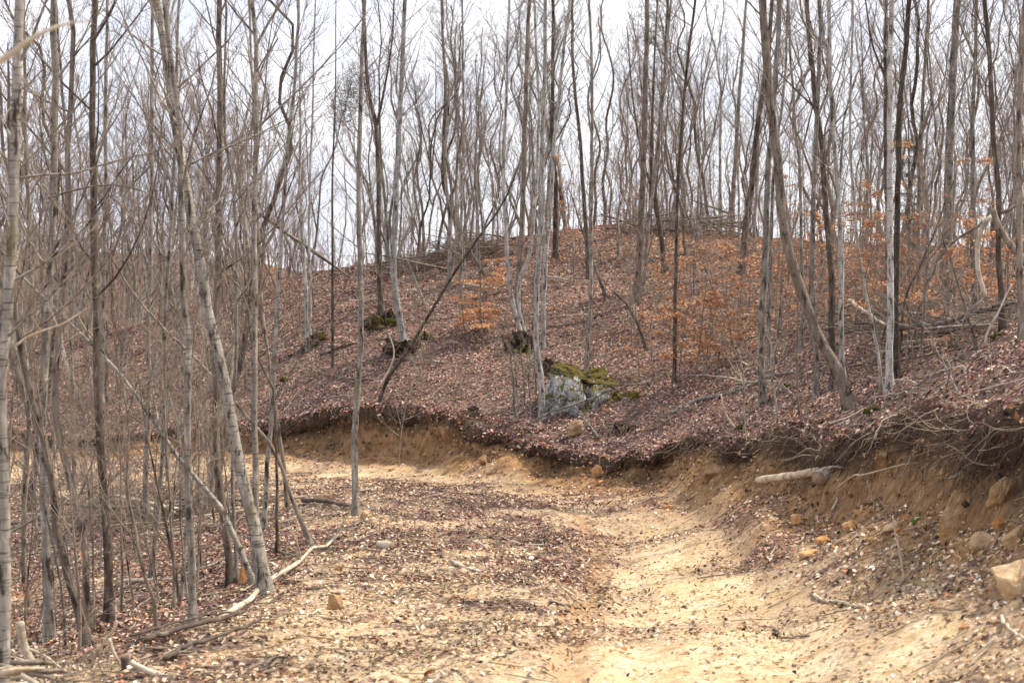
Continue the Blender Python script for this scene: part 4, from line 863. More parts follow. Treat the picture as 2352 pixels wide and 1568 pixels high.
for i in range(46):
    D = RN.uniform(10, 40); u = RN.uniform(1550, 2330) if D < 26 else RN.uniform(700, 1650); x_ = (u - 1176) / 3267 * D
    s_ = float(lookup(x_, D, Sg)[0])
    j = int(np.argmin((bx - x_) ** 2 + (by - D) ** 2)); q = RN.uniform(.5, 1.5)
    X_, Y_ = bx[j] - nxh[j] * q, by[j] - nyh[j] * q
    if Y_ < 9: continue
    sz = RN.uniform(.03, .09) * (1 + Y_ / 50); nm = RN.choice(['tan_stone', 'orange_stone', 'pale_stone'])
    o = bpy.data.objects.new('stone', rock_mesh('stone', (sz * 1.4, sz, sz * .8), 100 + i, nm, 1)); COL.objects.link(o)
    o.location = (X_, Y_, float(lookup(X_, Y_)[0]) + sz * .15); o.rotation_euler = (0, 0, RN.uniform(0, 6))
    tag(o, {'tan_stone': 'small tan stone', 'orange_stone': 'small orange stone', 'pale_stone': 'small pale stone'}[nm] + ' in the scree at the foot of the cut bank', 'stone', 'small stones along the foot of the bank: ' + nm.split('_')[0])
# outcrop with mossy cap
oc = hit(1345, 935); ocr = empty('rock_outcrop', oc, 'whitish lichen covered rock outcrop with mossy ledges on the hillside', 'rock outcrop')
def oc_part(name, u, v, w, h, mat, seed, dy, dep, rot=(0, 0, 0), n=.09, label=None):
    D = oc[1] + dy; p = at(u, v, D); dm = (px(w, D), dep, px(h, D))
    o = bpy.data.objects.new(name, rock_mesh(name, dm, seed, mat, 4, n, 22, .85)); COL.objects.link(o); o.parent = ocr
    o.location = (p[0] - oc[0], dy, p[2] - oc[2]); o.rotation_euler = rot
    if label: o['label'] = label
oc_part('rock_face', 1300, 930, 86, 150, 'outcrop', 71, .25, 1.8, (0, .05, .2), .16, label='pale lichen white left face')
oc_part('rock_face', 1360, 925, 96, 130, 'outcrop', 72, .55, 1.8, (0, -.1, -.15), .16, label='pale lichen white right face')
oc_part('rock_cap', 1338, 868, 120, 30, 'outcrop_mossy', 73, .75, 1.6, (.1, .10, .3), .5, label='moss covered top ledge')
oc_part('rock_face', 1425, 955, 110, 110, 'outcrop_mossy', 74, .55, 1.7, (0, .18, .1), .2, label='dark mossy right block')
oc_part('rock_face', 1455, 975, 120, 50, 'outcrop_mossy', 75, -.25, 1.3, (0, .12, 0), .22, label='mossy foot ledge')
# moss mounds and green tufts
def moss(u, v, w, h, label):
    p = hit(u, v); D = p[1]; dm = (px(w, D) * .8, px(w, D) * .6, px(h, D) * 1.0)
    o = bpy.data.objects.new('moss_mound', rock_mesh('moss_mound', dm, int(u), 'moss', 3, .55, 34)); COL.objects.link(o); o.location = (p[0], D + .1, p[2] + dm[2] * .02)
    return tag(o, label, 'moss')
moss(1712, 985, 40, 18, 'bright yellow moss cushion at the foot of the thin forked stem')
moss(1202, 812, 46, 34, 'dark green moss mound under the birch clump')
moss(735, 788, 50, 34, 'moss mound beside the twin pale snags')
moss(885, 752, 54, 40, 'moss mound at the foot of the dark forked tree')
moss(975, 785, 36, 28, 'green moss mound right of the bowed whitish tree')
moss(1885, 1010, 26, 10, 'small yellow moss patch beside the root tangle edge')
moss(1812, 890, 26, 12, 'moss patch beside the long fallen log end')
moss(2300, 775, 60, 9, 'long yellow moss strip on the slope at the right edge')
moss(655, 880, 30, 12, 'flat moss patch left on the slope')
moss(2010, 945, 40, 16, 'low moss patch below the silver blotched tree')
# leaves caught on top of the bank lip
kk = rng.integers(0, nS, 22000); rw = rng.choice([8, 9, 10, 10, 11, 11, 12, 13], 22000); f_ = rng.random(22000)[:, None]
Pl = Vb[rw * nS + kk] * (1 - f_) + Vb[(rw + 1) * nS + kk] * f_; Pl[:, :2] += rng.normal(size=(22000, 2)) * .03
kp = (Pl[:, 1] > 8) & (np.abs(Pl[:, 0]) < Pl[:, 1] * .45 + 2) & (fbm(Pl[:, 0] * .9, Pl[:, 1] * .9, 3, 95) > -.5)
Pl = Pl[kp]; zl = lookup(Pl[:, 0], Pl[:, 1])
leaves('lip_leaves', 'leaves caught along the lip of the cut bank', Pl[:, 0], Pl[:, 1], 0.075 * (1 + Pl[:, 1] / 75), .5, .03, PAL_H, PR_H, zoff=np.maximum(Pl[:, 2] - zl, 0) + .02)
# ------------------------------------------------------------------ saplings and rusty beeches
def proto_sapling(mat, h, r0, tmat, n1):
    root = empty('sapling', (0, 0, 0), '', 'sapling'); P = wig((0, 0, -.1), (RN.gauss(0, .1), RN.gauss(0, .1), 1), h, 12, .03, .08); rr = [r0 * (1 - .85 * q / 11) for q in range(12)]
    tb = TB(); tb.add(P, rr, 6); tb.build('trunk', M[mat], root); B, Tw = TB(), TB(); side_branches(B, Tw, P, rr, .12, n1, h * .3, (30, 70), 5, 4, tw=1.3)
    B.build('branches', M['twig'], root)['kind'] = 'stuff'; Tw.build('twigs', M[tmat], root)['kind'] = 'stuff'; return root
SAP = [[proto_sapling(RN.choice(['brown', 'grey']), RN.uniform(2.5, 5.5), RN.uniform(.012, .024), tm, RN.randint(10, 16)), False] for tm in ('twig', 'twig_pale', 'twig_red', 'twig', 'twig', 'twig_red', 'twig_pale', 'twig')]
for (where, u0, u1, D0, D1, n) in [('in the brush of the left gully', -80, 700, 19, 36, 26), ('among the leaning poles at the lower left', -60, 420, 15, 20, 12), ('in the woods beyond the far road', -50, 760, 48, 62, 20), ('under the rusty beech leaves', 1450, 1850, 38, 56, 18),
                                   ('in the thicket behind the right bank', 1780, 2380, 26, 48, 56), ('on the leafy slope left of the rock', 850, 1700, 41, 58, 26), ('on the hill crest by the brush piles', 900, 2000, 54, 70, 50)]:
    for i in range(n):
        D = RN.uniform(D0, D1); u = RN.uniform(u0, u1); x_ = (u - 1176) / 3267 * D; s_ = float(lookup(x_, D, Sg)[0])
        if -1 < s_ < .5: continue
        use(RN.choice(SAP), (x_, D, float(hz(x_, D)[0])), RN.uniform(0, 6.28), RN.uniform(.7, 1.3), uniq('twiggy sapling', {'in the brush of the left gully': 'in gully brush', 'among the leaning poles at the lower left': 'low left', 'in the woods beyond the far road': 'beyond the far road', 'under the rusty beech leaves': 'by rusty beeches', 'in the thicket behind the right bank': 'in right thicket', 'on the leafy slope left of the rock': 'on the open slope', 'on the hill crest by the brush piles': 'on the crest'}[where], u, D, 0), 'thin saplings ' + where + ' ' + between(u), (RN.gauss(0, .12), RN.gauss(0, .12)))
BEECH_COL = [(.48, .235, .115), (.40, .17, .08), (.56, .32, .18), (.32, .13, .065), (.64, .42, .26)]
def proto_beech(h, nl, lsz, spread, seed, pal=BEECH_COL):
    r = random.Random(seed); root = empty('beech_sapling', (0, 0, 0), '', 'beech'); P = wig((0, 0, -.1), (r.gauss(0, .08), r.gauss(0, .08), 1), h, 12, .04, .07, r); rr = [.02 * (1 - .85 * q / 11) for q in range(12)]
    tb = TB(); tb.add(P, rr, 6); tb.build('trunk', M['grey'], root); B = TB(); spots = []
    for k in range(26):
        q = r.randint(2, 11); az = r.uniform(0, 6.28); L = spread * r.uniform(.5, 1.1) * (1.15 - q / 14); p = wig(P[q], (math.cos(az), math.sin(az), .12), L, 6, .0, .14, r); B.add(p, [.008, .006, .005, .004, .003, .002], 3)
        for m in range(5):
            a = r.randint(1, 5); d = (p[a][0] - p[a - 1][0] + r.uniform(-.6, .6) * L * .2, p[a][1] - p[a - 1][1] + r.uniform(-.6, .6) * L * .2, r.uniform(-.05, .05)); l = math.sqrt(sum(c * c for c in d)); d = [c / l for c in d]
            p2 = wig(p[a], d, L * .35, 4, 0, .2, r); B.add(p2, [.004, .003, .002, .0015], 3); spots += p2[1:] + [p[a]]
    B.build('branches', M['twig'], root)['kind'] = 'stuff'
    g2 = np.random.default_rng(seed); S = np.array(spots)[g2.integers(0, len(spots), nl)] + g2.normal(size=(nl, 3)) * [.06, .06, .035]
    # leave bare patches
    keep = fbm(S[:, 0] * 1.5 + seed, S[:, 2] * 1.5, 3, seed) > -.15; S = S[keep]; k = len(S)
    n = g2.normal(size=(k, 3)); n[:, 2] = np.abs(n[:, 2]) + .4; n /= np.linalg.norm(n, axis=1, keepdims=True); a = g2.normal(size=(k, 3)); a[:, 2] -= .6; a -= (a * n).sum(1, keepdims=True) * n; a /= np.linalg.norm(a, axis=1, keepdims=True); b = np.cross(n, a)
    L = (lsz * (.6 + .8 * g2.random(k)))[:, None]; v = np.stack([S, S + a * L * .5 + b * L * .3, S + a * L, S + a * L * .5 - b * L * .3 + n * L * .12], 1).reshape(-1, 3)
    c = np.array(pal)[g2.integers(0, len(pal), k)] * (.75 + .5 * g2.random((k, 1)))
    lv = quads('foliage', v, (np.arange(k) * 4)[:, None] + np.array([0, 1, 2, 3])[None], M['beechleaf'], smooth=False, cols={'leafcol': np.repeat(c, 4, 0)}, parent=root); lv['kind'] = 'stuff'
    return root
def proto_spray(h, seed):
    r = random.Random(seed); g2 = np.random.default_rng(seed); root = empty('beech_sapling', (0, 0, 0), '', 'beech'); P = wig((0, 0, -.1), (.05, 0, 1), h, 12, .04, .05, r)
    tb = TB(); tb.add(P, [.02 * (1 - .85 * q / 11) for q in range(12)], 6); tb.build('trunk', M['grey'], root); B = TB(); S = []
    for t in range(8):
        q = r.randint(3, 11)
        for k in range(r.randint(1, 3)):
            az = r.uniform(0, 6.28); L = r.uniform(.5, 1.35); p = wig(P[q], (math.cos(az), math.sin(az), .05), L, 7, -.01, .08, r); B.add(p, [.007, .006, .005, .004, .003, .002, .001], 3)
            for a in range(1, 7):
                for m in range(3):
                    p2 = wig(p[a], (math.cos(az + r.choice([-1, 1]) * .8), math.sin(az + r.choice([-1, 1]) * .8), 0), L * .3, 4, -.01, .12, r); B.add(p2, [.003, .0025, .002, .001], 3); S += p2
    B.build('branches', M['twig'], root)['kind'] = 'stuff'; S = np.array(S)[g2.integers(0, len(S), 2300)] + g2.normal(size=(2300, 3)) * [.035, .035, .018]; k = len(S)
    n = g2.normal(size=(k, 3)) * .5; n[:, 2] += 1; n /= np.linalg.norm(n, axis=1, keepdims=True); a = g2.normal(size=(k, 3)); a[:, 2] -= .5; a -= (a * n).sum(1, keepdims=True) * n; a /= np.linalg.norm(a, axis=1, keepdims=True); b = np.cross(n, a)
    L = (.085 * (.6 + .8 * g2.random(k)))[:, None]; v = np.stack([S, S + a * L * .5 + b * L * .3, S + a * L, S + a * L * .5 - b * L * .3 - n * L * .2], 1).reshape(-1, 3)
    c = np.array([(.72, .40, .20), (.64, .31, .13), (.56, .24, .10), (.76, .50, .30)])[g2.integers(0, 4, k)] * (.8 + .4 * g2.random((k, 1)))
    quads('foliage', v, (np.arange(k) * 4)[:, None] + np.array([0, 1, 2, 3])[None], M['beechleaf'], smooth=False, cols={'leafcol': np.repeat(np.clip(c, 0, 1), 4, 0)}, parent=root)['kind'] = 'stuff'
    return root
BE = [[proto_beech(3.2, 1700, .08, 1.1, 301), False], [proto_beech(2.2, 1500, .075, .9, 302), False], [proto_beech(4.2, 1400, .08, 1.4, 303), False], [proto_beech(2.6, 1700, .08, 1.3, 304), False], [proto_spray(2.7, 305), False]]
def beech(u, v, k, sc, label, D=None, group='rusty leaved beech saplings'):
    p = hit(u, v) if D is None else None
    if p is None: q = at(u, v, D); p = (q[0], D, float(hz(q[0], D)[0]))
    return use(BE[k], p, RN.uniform(0, 6.28), sc, label, group, (RN.gauss(0, .05), RN.gauss(0, .05)))
beech(1110, 790, 4, 1.0, 'bright rusty beech spray left of the white birch clump'); beech(1135, 690, 4, .7, 'paler rusty beech spray higher up left of the white birch clump')
beech(1062, 765, 4, .5, 'small low rusty beech beneath the slanting pole')
beech(1320, 580, 2, .95, 'tall thin rusty beech on the crest behind the white birches'); beech(1285, 560, 3, .9, 'sparse rusty beech on the crest left of the tall thin one')
for (u, v, k, sc, l) in [(1500, 850, 3, 1.0, 'rusty beech right of the rock, the closest to it'), (1560, 880, 3, 1.2, 'dense rusty beech at the narrow dark tree'), (1620, 860, 1, 1.1, 'rusty beech between the dark tree and the long fallen log'), (1690, 830, 0, .85, 'rusty beech beside the grey bank-top trunk'),
                         (1600, 740, 3, 1.3, 'airy rusty beech higher on the hillside'), (1700, 740, 3, 1.3, 'tall rusty beech left of the grey bank-top trunk'), (1520, 740, 3, 1.0, 'airy rusty beech beside the thickest hill tree'), (1790, 760, 3, 1.2, 'airy rusty beech right of the grey bank-top trunk'),
                         (1850, 720, 1, 1.2, 'rusty beech behind the crossing clump'), (1900, 670, 3, 1.4, 'pale rusty beech far behind the crossing clump'), (1980, 720, 0, 1.0, 'rusty beech between crossing clump and silver tree'), (1820, 640, 2, .9, 'distant tall rusty beech at the skyline')]:
    beech(u, v, k, sc, l)
for (u, v, D, k, sc, l) in [(2110, 700, 34, 0, 1.0, 'deep orange beech right of the silver blotched tree'), (2165, 740, 30, 1, 1.0, 'deep orange beech low behind the fallen limb'), (2215, 700, 36, 2, .9, 'tall deep orange beech before the stout grey trunk'), (2130, 640, 44, 2, 1.1, 'tall orange beech deep in the right thicket'),
                            (2240, 720, 33, 3, 1.2, 'sparse orange beech under the dead white branch'), (2080, 760, 29, 3, .9, 'low orange beech at the foot of the dark partner tree'), (2320, 740, 27, 3, .9, 'sparse orange beech at the right edge'), (2010, 620, 50, 0, 1.2, 'far orange beech left of the silver tree'),
                            (60, 1400, 20, 3, .35, 'little orange leafed beech seedling at the lower left'), (20, 1440, 17, 1, .22, 'tiny orange leafed beech seedling in the lower left corner'), (610, 700, 58, 3, .8, 'faint rusty beech on the left hill flank'), (1460, 520, 62, 3, .8, 'faint rusty beech by the right brush pile')]:
    beech(u, v, k, sc, l, D)
# ------------------------------------------------------------------ logs, fallen limbs, sticks
def log(name, label, cat, pts, w, mat, D=None, lift=0.0, sides=8, taper=.5, twigs=0, group=None, embed=.2, rough=.12, wob=.012, tw_mat='twig_pale', L1=.6):
    """pts (u, v[, D]) on the ground unless a depth is given"""
    P = []
    for p in pts:
        if len(p) == 3: P.append(at(*p))
        elif D is not None: P.append(at(p[0], p[1], D))
        else:
            h = hit(*p); r = px(w, h[1]) / 2; P.append((h[0], h[1], h[2] + r * (1 - embed) + lift))
    n = max(6, len(P) * 4); Q = smooth_path(P, n); Q[1:-1] += rng.normal(size=(n - 2, 3)) * wob * np.linalg.norm(Q[-1] - Q[0]) / 3
    Dm = Q[:, 1].mean(); r = px(w, Dm) / 2; rr = r * np.linspace(1, taper, n); o = Q[0].copy(); tb = TB(); tb.add([tuple(q) for q in Q], list(rr), sides, True)
    if twigs:
        root = empty(name, tuple(o), label, cat, group); tb.build('stem', M[mat], root, o, rough=rough)
        B, Tw = TB(), TB(); side_branches(B, Tw, [tuple(q) for q in Q], list(rr), .3, twigs, L1, (20, 80), 2, 2); k = TB(); k.g = {**B.g}
        for a, b in Tw.g.items(): k.g.setdefault(a, []); k.g[a] = k.g[a] + b
        k.build('branches', M[tw_mat], root, o)['kind'] = 'stuff'; return root
    ob = tb.build(name, M[mat], None, o, rough=rough); ob.location = o; return tag(ob, label, cat, group)
log('fallen_log', 'long mossy grey log lying up the slope right of the rock', 'log', [(1532, 958), (1600, 925), (1700, 900), (1765, 872), (1830, 858)], 11, 'grey', taper=.7)
log('fallen_log', 'grey branch lying across the face of the rock', 'branch', [(1210, 975, 39.5), (1262, 948, 39.6), (1345, 918, 39.8), (1440, 886, 40.5), (1545, 868, 42)], 5, 'grey', twigs=7, taper=.4)
log('fallen_log', 'pale bare log broken off beside the sawn block', 'log', [(1742, 1102, 24.6), (1765, 1099, 24.3), (1800, 1095, 23.8), (1850, 1087, 23.0), (1880, 1082, 22.6)], 18, 'barewood', taper=1.0, embed=.0, rough=.25, wob=.002)
lg = hit(1898, 1112); blk = TB()
# sawn block, end grain facing the track
def short_log(name, label, u, v, w, length, mat, dirv, lift=0, cap_mat='endgrain', D=None):
    h = hit(u, v) if D is None else at(u, v, D); r = px(w, h[1]) / 2; c = np.array([h[0], h[1], h[2] + r * .9 + lift]); d = np.array(dirv) / np.linalg.norm(dirv)
    root = empty(name, tuple(c), label, 'log'); tb = TB(); tb.add([tuple(c + d * length * t) for t in (0, .33, .66, 1)], [r, r * 1.02, r, r * .95], 12, False); tb.build('bark', M[mat], root, c, rough=.08)
    e = TB(); e.add([tuple(c - d * .004), tuple(c + d * .01)], [r * .97, r * .97], 12, True); e.build('sawn_end', M[cap_mat], root, c, smooth=False); return root
short_log('log_block', 'short sawn block of wood with its cut end facing left towards the pale log', 1880, 1114, 36, .36, 'deadwood', (.7, .9, .1), D=21.5)
log('split_log', 'split weathered log half behind the sawn block, upper piece', 'log', [(1890, 1076, 21.7), (1915, 1071, 21.5), (1938, 1073, 21.3)], 8, 'deadwood', rough=.3, wob=.003)
log('split_log', 'split weathered log half behind the sawn block, lower piece', 'log', [(1895, 1096, 21.7), (1920, 1094, 21.5), (1940, 1098, 21.3)], 16, 'deadwood', rough=.3, taper=.9, wob=.003)
log('dead_stub', 'white debarked stub leaning on the root mat at the right bank', 'dead stub', [(2152, 1048), (2140, 1020), (2124, 985), (2104, 948)], 13, 'deadwood', D=18.6, taper=.75, wob=.004)
log('dead_branch', 'long white dead branch hanging down before the stout grey trunk', 'dead branch', [(2278, 498), (2260, 515), (2246, 560), (2247, 620), (2256, 655), (2264, 682)], 12, 'deadwood', D=24, taper=.8, wob=.003)
log('dead_branch', 'grey dead branch running down left from the broken white one', 'dead branch', [(2264, 682), (2235, 708), (2215, 740), (2205, 780)], 7, 'grey', D=24, twigs=3)
log('dead_branch', 'greyish long branch slanting from the right edge down into the orange leaves', 'dead branch', [(2360, 462), (2280, 500), (2220, 535), (2165, 578), (2135, 640), (2115, 690), (2100, 770)], 8, 'brown', D=25, twigs=8, taper=.6)
log('dead_branch', 'snapped mossy brown branch slanting down to the right edge', 'dead branch', [(2280, 480), (2292, 515), (2315, 555), (2345, 590), (2375, 625)], 15, 'brown', D=23, taper=1.2, wob=.003)
log('fallen_limb', 'thick grey limb propped nearly level across the right thicket', 'fallen limb', [(2058, 752, 27), (2110, 748, 26.5), (2168, 740, 26), (2243, 716, 25), (2318, 697, 24), (2365, 690, 23.5)], 13, 'grey', twigs=6)
log('dead_branch', 'bent pale branch standing at the right edge of the thicket', 'dead branch', [(2262, 790), (2270, 760), (2292, 720), (2308, 685), (2324, 652)], 7, 'deadwood', D=21, wob=.004)
log('fallen_limb', 'pale limb leaning down left of the silver tree', 'fallen limb', [(1950, 690, 33), (1985, 715, 32), (2020, 738, 31), (2038, 745, 30)], 9, 'deadwood')
log('dead_branch', 'straight grey stick leaning up from the slope left of the white stub', 'stick', [(2222, 950), (2190, 880), (2160, 820), (2138, 785)], 7, 'grey', D=19.5, twigs=5)
log('dead_branch', 'thin dark stick leaning up to the right of the fallen stub', 'stick', [(2130, 990), (2165, 925), (2180, 860), (2190, 830)], 5, 'brown', D=18.8, twigs=3)
log('fallen_log', 'dark rotting log on the slope above the root tangle', 'log', [(1900, 1003), (1950, 990), (1990, 975), (2020, 965)], 10, 'darkwood')
log('fallen_branch', 'dark wiry branch sloping down beside the bend into the bank', 'branch', [(1735, 1075), (1755, 1040), (1790, 1020), (1850, 1005), (1905, 985), (1990, 945)], 6, 'deadwood', twigs=8, lift=.05)
log('fallen_branch', 'long thin branch on the leafy slope by the stout leaning tree', 'branch', [(1905, 1000), (1990, 945), (2060, 915), (2120, 900)], 5, 'grey', twigs=6, lift=.03)
log('fallen_branch', 'pale branch across the leafy slope at the right', 'branch', [(2130, 870), (2200, 850), (2280, 855), (2350, 862)], 5, 'deadwood', twigs=8, lift=.04)
log('fallen_branch', 'pale branch on the upper right slope near the edge', 'branch', [(2180, 930), (2260, 905), (2352, 880)], 5, 'deadwood', twigs=7, lift=.04)
log('root', 'long pale root arching over the bank to the right', 'root', [(1860 + 60, 1122, 19.5), (1960, 1092, 19.3), (1985, 1090, 19), (2050, 1072, 18.5), (2110, 1062, 18.2), (2170, 1068, 18.3)], 5, 'root_pale', wob=.004, taper=.6)
log('root', 'thick pale root curving out under the white stub', 'root', [(2170, 1100, 16.2), (2205, 1088, 16), (2225, 1065, 16), (2250, 1056, 16.2), (2262, 1058, 16.5)], 8, 'root_pale', wob=.004, taper=.7)
log('root', 'pale root dangling straight down the bank foot in the centre', 'root', [(1378, 1032), (1377, 1055), (1376, 1080)], 3, 'root_pale', D=36.2)
log('stick', 'thin pale stick standing out of the scree in front of the tall boulder', 'stick', [(2078, 1332), (2068, 1275), (2056, 1225), (2050, 1184)], 5, 'deadwood', D=14.4, wob=.006, taper=.7)
log('stick', 'crooked stick dangling from the root tangle to the scree', 'stick', [(2010, 1162), (1998, 1130), (1992, 1105)], 4, 'root_pale', D=18.5)
log('stick', 'short whitish stick standing in the scree below the block', 'stick', [(1912, 1170), (1922, 1150), (1921, 1142)], 7, 'deadwood', D=20.6)
log('stick', 'pale stick lying on the track at the lower right', 'stick', [(1862, 1366), (1885, 1382), (1920, 1388), (1960, 1396), (1998, 1402)], 10, 'barewood', embed=.1, taper=.8)
log('stick', 'whitish flat piece of wood lying on the fill left of the track', 'stick', [(1036, 1294), (1060, 1306), (1102, 1320)], 11, 'deadwood', embed=.1, taper=.8)
log('stick', 'thin branch lying across the middle of the track', 'stick', [(1420, 1252), (1450, 1248), (1500, 1243)], 5, 'deadwood', embed=0)
log('stick', 'curved white root at the right edge near the bottom', 'root', [(2300, 1430), (2305, 1452), (2330, 1470), (2358, 1482)], 10, 'deadwood', taper=.7, lift=.03)
log('stick', 'grey stick at the edge of the fill above the white wood', 'stick', [(1162, 1242), (1200, 1252), (1250, 1255)], 7, 'barewood')
log('stick', 'dark stick lying by the ledge in the track', 'stick', [(1262, 1388), (1300, 1394), (1335, 1402)], 9, 'brown', twigs=2, L1=.2)
log('stick', 'pale curved stick by the ledge, left of the rut', 'stick', [(1290, 1352), (1315, 1368), (1340, 1382)], 7, 'barewood')
log('stick', 'pale thin stick lying on the far road edge near the crest', 'stick', [(1130, 1133), (1170, 1131), (1195, 1131)], 4, 'barewood', lift=.03)
log('stick', 'dark stick on the leaves at the foot of the bend', 'stick', [(1292, 1140), (1320, 1138), (1345, 1134)], 4, 'darkwood')
log('fallen_log', 'long pale log lying on the edge of the fill behind the big leaning birch', 'log', [(500, 1424, 14.6), (640, 1322, 18.2), (782, 1220, 23.6)], 12, 'deadwood', taper=.6, twigs=9, wob=.012, L1=.8, rough=.25)
log('fallen_log', 'dark twin log on the lower left of the fill, front one', 'log', [(330, 1500), (400, 1470), (480, 1452), (560, 1428)], 14, 'darkwood', lift=.08, taper=.7)
log('fallen_log', 'dark twin log on the lower left of the fill, rear one', 'log', [(300, 1488), (380, 1462), (470, 1440), (540, 1432)], 8, 'darkwood', lift=.10)
log('fallen_log', 'dark wet log below the twin dark logs', 'log', [(380, 1530), (440, 1500), (520, 1470), (600, 1440)], 13, 'darkwood', lift=.04)
log('fallen_log', 'thick pale broken branch at the bottom left edge of the view', 'log', [(300, 1518), (340, 1540), (400, 1556), (450, 1560), (480, 1590)], 15, 'deadwood', D=11.2, taper=.7, wob=.01, rough=.3)
log('fallen_log', 'dark log lying behind the foot of the lone crest tree', 'log', [(695, 1158), (740, 1160), (800, 1172)], 11, 'darkwood', lift=.05)
for q, (a, b, w_) in enumerate([((520, 1155), (640, 1165), 7), ((250, 1170), (420, 1160), 8), ((245, 1195), (400, 1172), 6), ((60, 1190), (260, 1210), 6), ((280, 1350), (420, 1345), 9), ((405, 1345), (500, 1305), 9), ((130, 1320), (240, 1270), 6), ((300, 1140), (420, 1175), 6), ((600, 1260), (690, 1300), 7), ((40, 1290), (160, 1265), 6)]):
    log('fallen_log', ['thin pale log crossing behind the leaning brown pole', 'long pale log lying low in the gully beyond the black trunk', 'darker log lying under the long pale one in the gully', 'thin log in the gully at the left edge', 'mossy log across the gully floor below the ribbon', 'pale log running to the foot of the trunk left of the big birch', 'thin log behind the dark leaning pair', 'short log crossing the stack beyond the ribbon', 'grey log in the brush right of the big birch', 'thin grey log at the far left of the gully'][q], 'log', [a, ((a[0] + b[0]) / 2, (a[1] + b[1]) / 2), b], w_, RN.choice(['deadwood', 'grey', 'brown']), lift=.08)
log('snag', 'short lichen grey broken stub standing at the lower left', 'dead stub', [(85, 1538), (62, 1500), (50, 1460), (46, 1428)], 20, 'deadwood', D=12.2, wob=.004, taper=1.0)
log('snag', 'small dark broken stump with a pale branch on it', 'stump', [(290, 1556), (288, 1530), (286, 1508)], 20, 'darkwood', D=11.6, taper=1.0)
log('dead_branch', 'pale forked branch curling upward over the lower left tangle', 'dead branch', [(205, 1550), (222, 1500), (245, 1465), (265, 1440), (268, 1425)], 8, 'barewood', D=11.8, wob=.004, taper=.6, twigs=3, L1=.3)
log('dead_branch', 'long pale branch trailing across the lower left tangle', 'dead branch', [(68, 1490), (110, 1510), (150, 1540), (205, 1552), (260, 1590)], 8, 'deadwood', D=11.7, wob=.004, twigs=8, L1=.5)
log('dead_branch', 'grey crooked branch resting on the dark stump', 'dead branch', [(250, 1466), (262, 1500), (280, 1528), (288, 1535)], 10, 'deadwood', D=11.8, wob=.004)
for q in range(9):
    u = RN.uniform(40, 330); v = RN.uniform(1510, 1590); dx = RN.uniform(60, 150) * RN.choice([-1, 1]); dy = RN.uniform(-70, 30)
    log('dead_branch', 'thin dead branch in the tangle at the lower left corner', 'dead branch', [(u, v), (u + dx / 2, v + dy / 2 - 8), (u + dx, v + dy)], 5, 'deadwood', D=RN.uniform(11.2, 12.4), twigs=6, L1=.4, group='thin dead branches tangled in the lower left corner')
# splintered stump, bottom left corner
sp = at(40, 1560, 10.4); st = empty('splintered_stump', sp, 'splintered pale stump wood in the bottom left corner', 'stump')
for q in range(26):
    tb = TB(); a = RN.uniform(-.35, .35); p0 = (sp[0] + RN.uniform(-.3, .12), sp[1] + RN.uniform(-.2, .2), sp[2] + RN.uniform(-.15, .12)); L = RN.uniform(.2, .45)
    p1 = (p0[0] + L, p0[1] + a * .4, p0[2] + RN.uniform(-.12, .04)); tb.add([p0, tuple((p0[i] + p1[i]) / 2 + RN.uniform(-.02, .02) for i in range(3)), p1], [RN.uniform(.008, .03), RN.uniform(.012, .035), RN.uniform(.003, .012)], 4, True)
    tb.build('splinter', M[['barewood', 'deadwood', 'brown'][q % 3]], st, sp, smooth=False, rough=.9)
# the blurred pale branch poking in at the upper left, belongs to a tree outside the view
log('dead_branch', 'blurred pale branch end poking in at the upper left edge', 'dead branch', [(-60, 170), (0, 140), (50, 105), (90, 80), (150, 55), (210, 48)], 20, 'deadwood', D=5.2, taper=.15, wob=.003, tw_mat='twig_pale')
log('dead_branch', 'thin pale twig curving right from the kinked trunk at the left edge', 'dead branch', [(38, 792), (60, 776), (95, 760), (120, 752), (150, 740), (200, 708)], 6, 'barewood', D=11, taper=.3, wob=.003, tw_mat='twig_pale', twigs=4, L1=.4)
log('dead_branch', 'dark limb reaching right across the upper left trees', 'dead branch', [(45, 410), (100, 402), (170, 398), (260, 372), (340, 352), (430, 330)], 7, 'brown', D=12, taper=.35, wob=.004, twigs=8, L1=.5, tw_mat='twig')
log('dead_branch', 'lower dark limb reaching right across the upper left trees', 'dead branch', [(110, 455), (190, 432), (260, 425), (330, 440), (400, 480)], 5, 'brown', D=14, taper=.35, wob=.004, twigs=8, L1=.5, tw_mat='twig')
log('fallen_log', 'dark log leaning on the left hill flank behind the pale slim tree', 'log', [(595, 490, 54), (700, 565, 54.5), (792, 628, 55)], 9, 'darkwood', wob=.002)
log('fallen_log', 'thin pale log leaning beside the dark one on the left hill flank', 'log', [(660, 535, 53), (730, 580, 53.5), (800, 634, 54)], 4, 'deadwood', wob=.002)
log('snag', 'short dark broken tree leaning left on the hillside above the rock', 'dead stub', [(1485, 805), (1470, 755), (1440, 700), (1408, 668)], 10, 'darkwood', D=45, wob=.004)
log('dead_branch', 'small pale curved branch by the foot of the slanting dark trunk', 'dead branch', [(868, 892), (885, 865), (900, 835), (905, 805), (893, 765)], 5, 'deadwood', D=43.5, wob=.003)
log('dead_branch', 'pale curved branch standing out of the slope below the yellow moss', 'dead branch', [(1690, 985), (1672, 960), (1662, 935), (1656, 905)], 6, 'deadwood', D=31.5, wob=.003)
log('fallen_branch', 'branch trailing down the slope from the pinkish boulder', 'branch', [(1375, 1012), (1352, 980), (1330, 960), (1300, 940)], 6, 'grey', twigs=5, L1=.6, lift=.05)
log('fallen_log', 'thin log lying on the leafy slope left of the bowed tree', 'log', [(735, 818), (790, 800), (835, 790)], 7, 'darkwood')
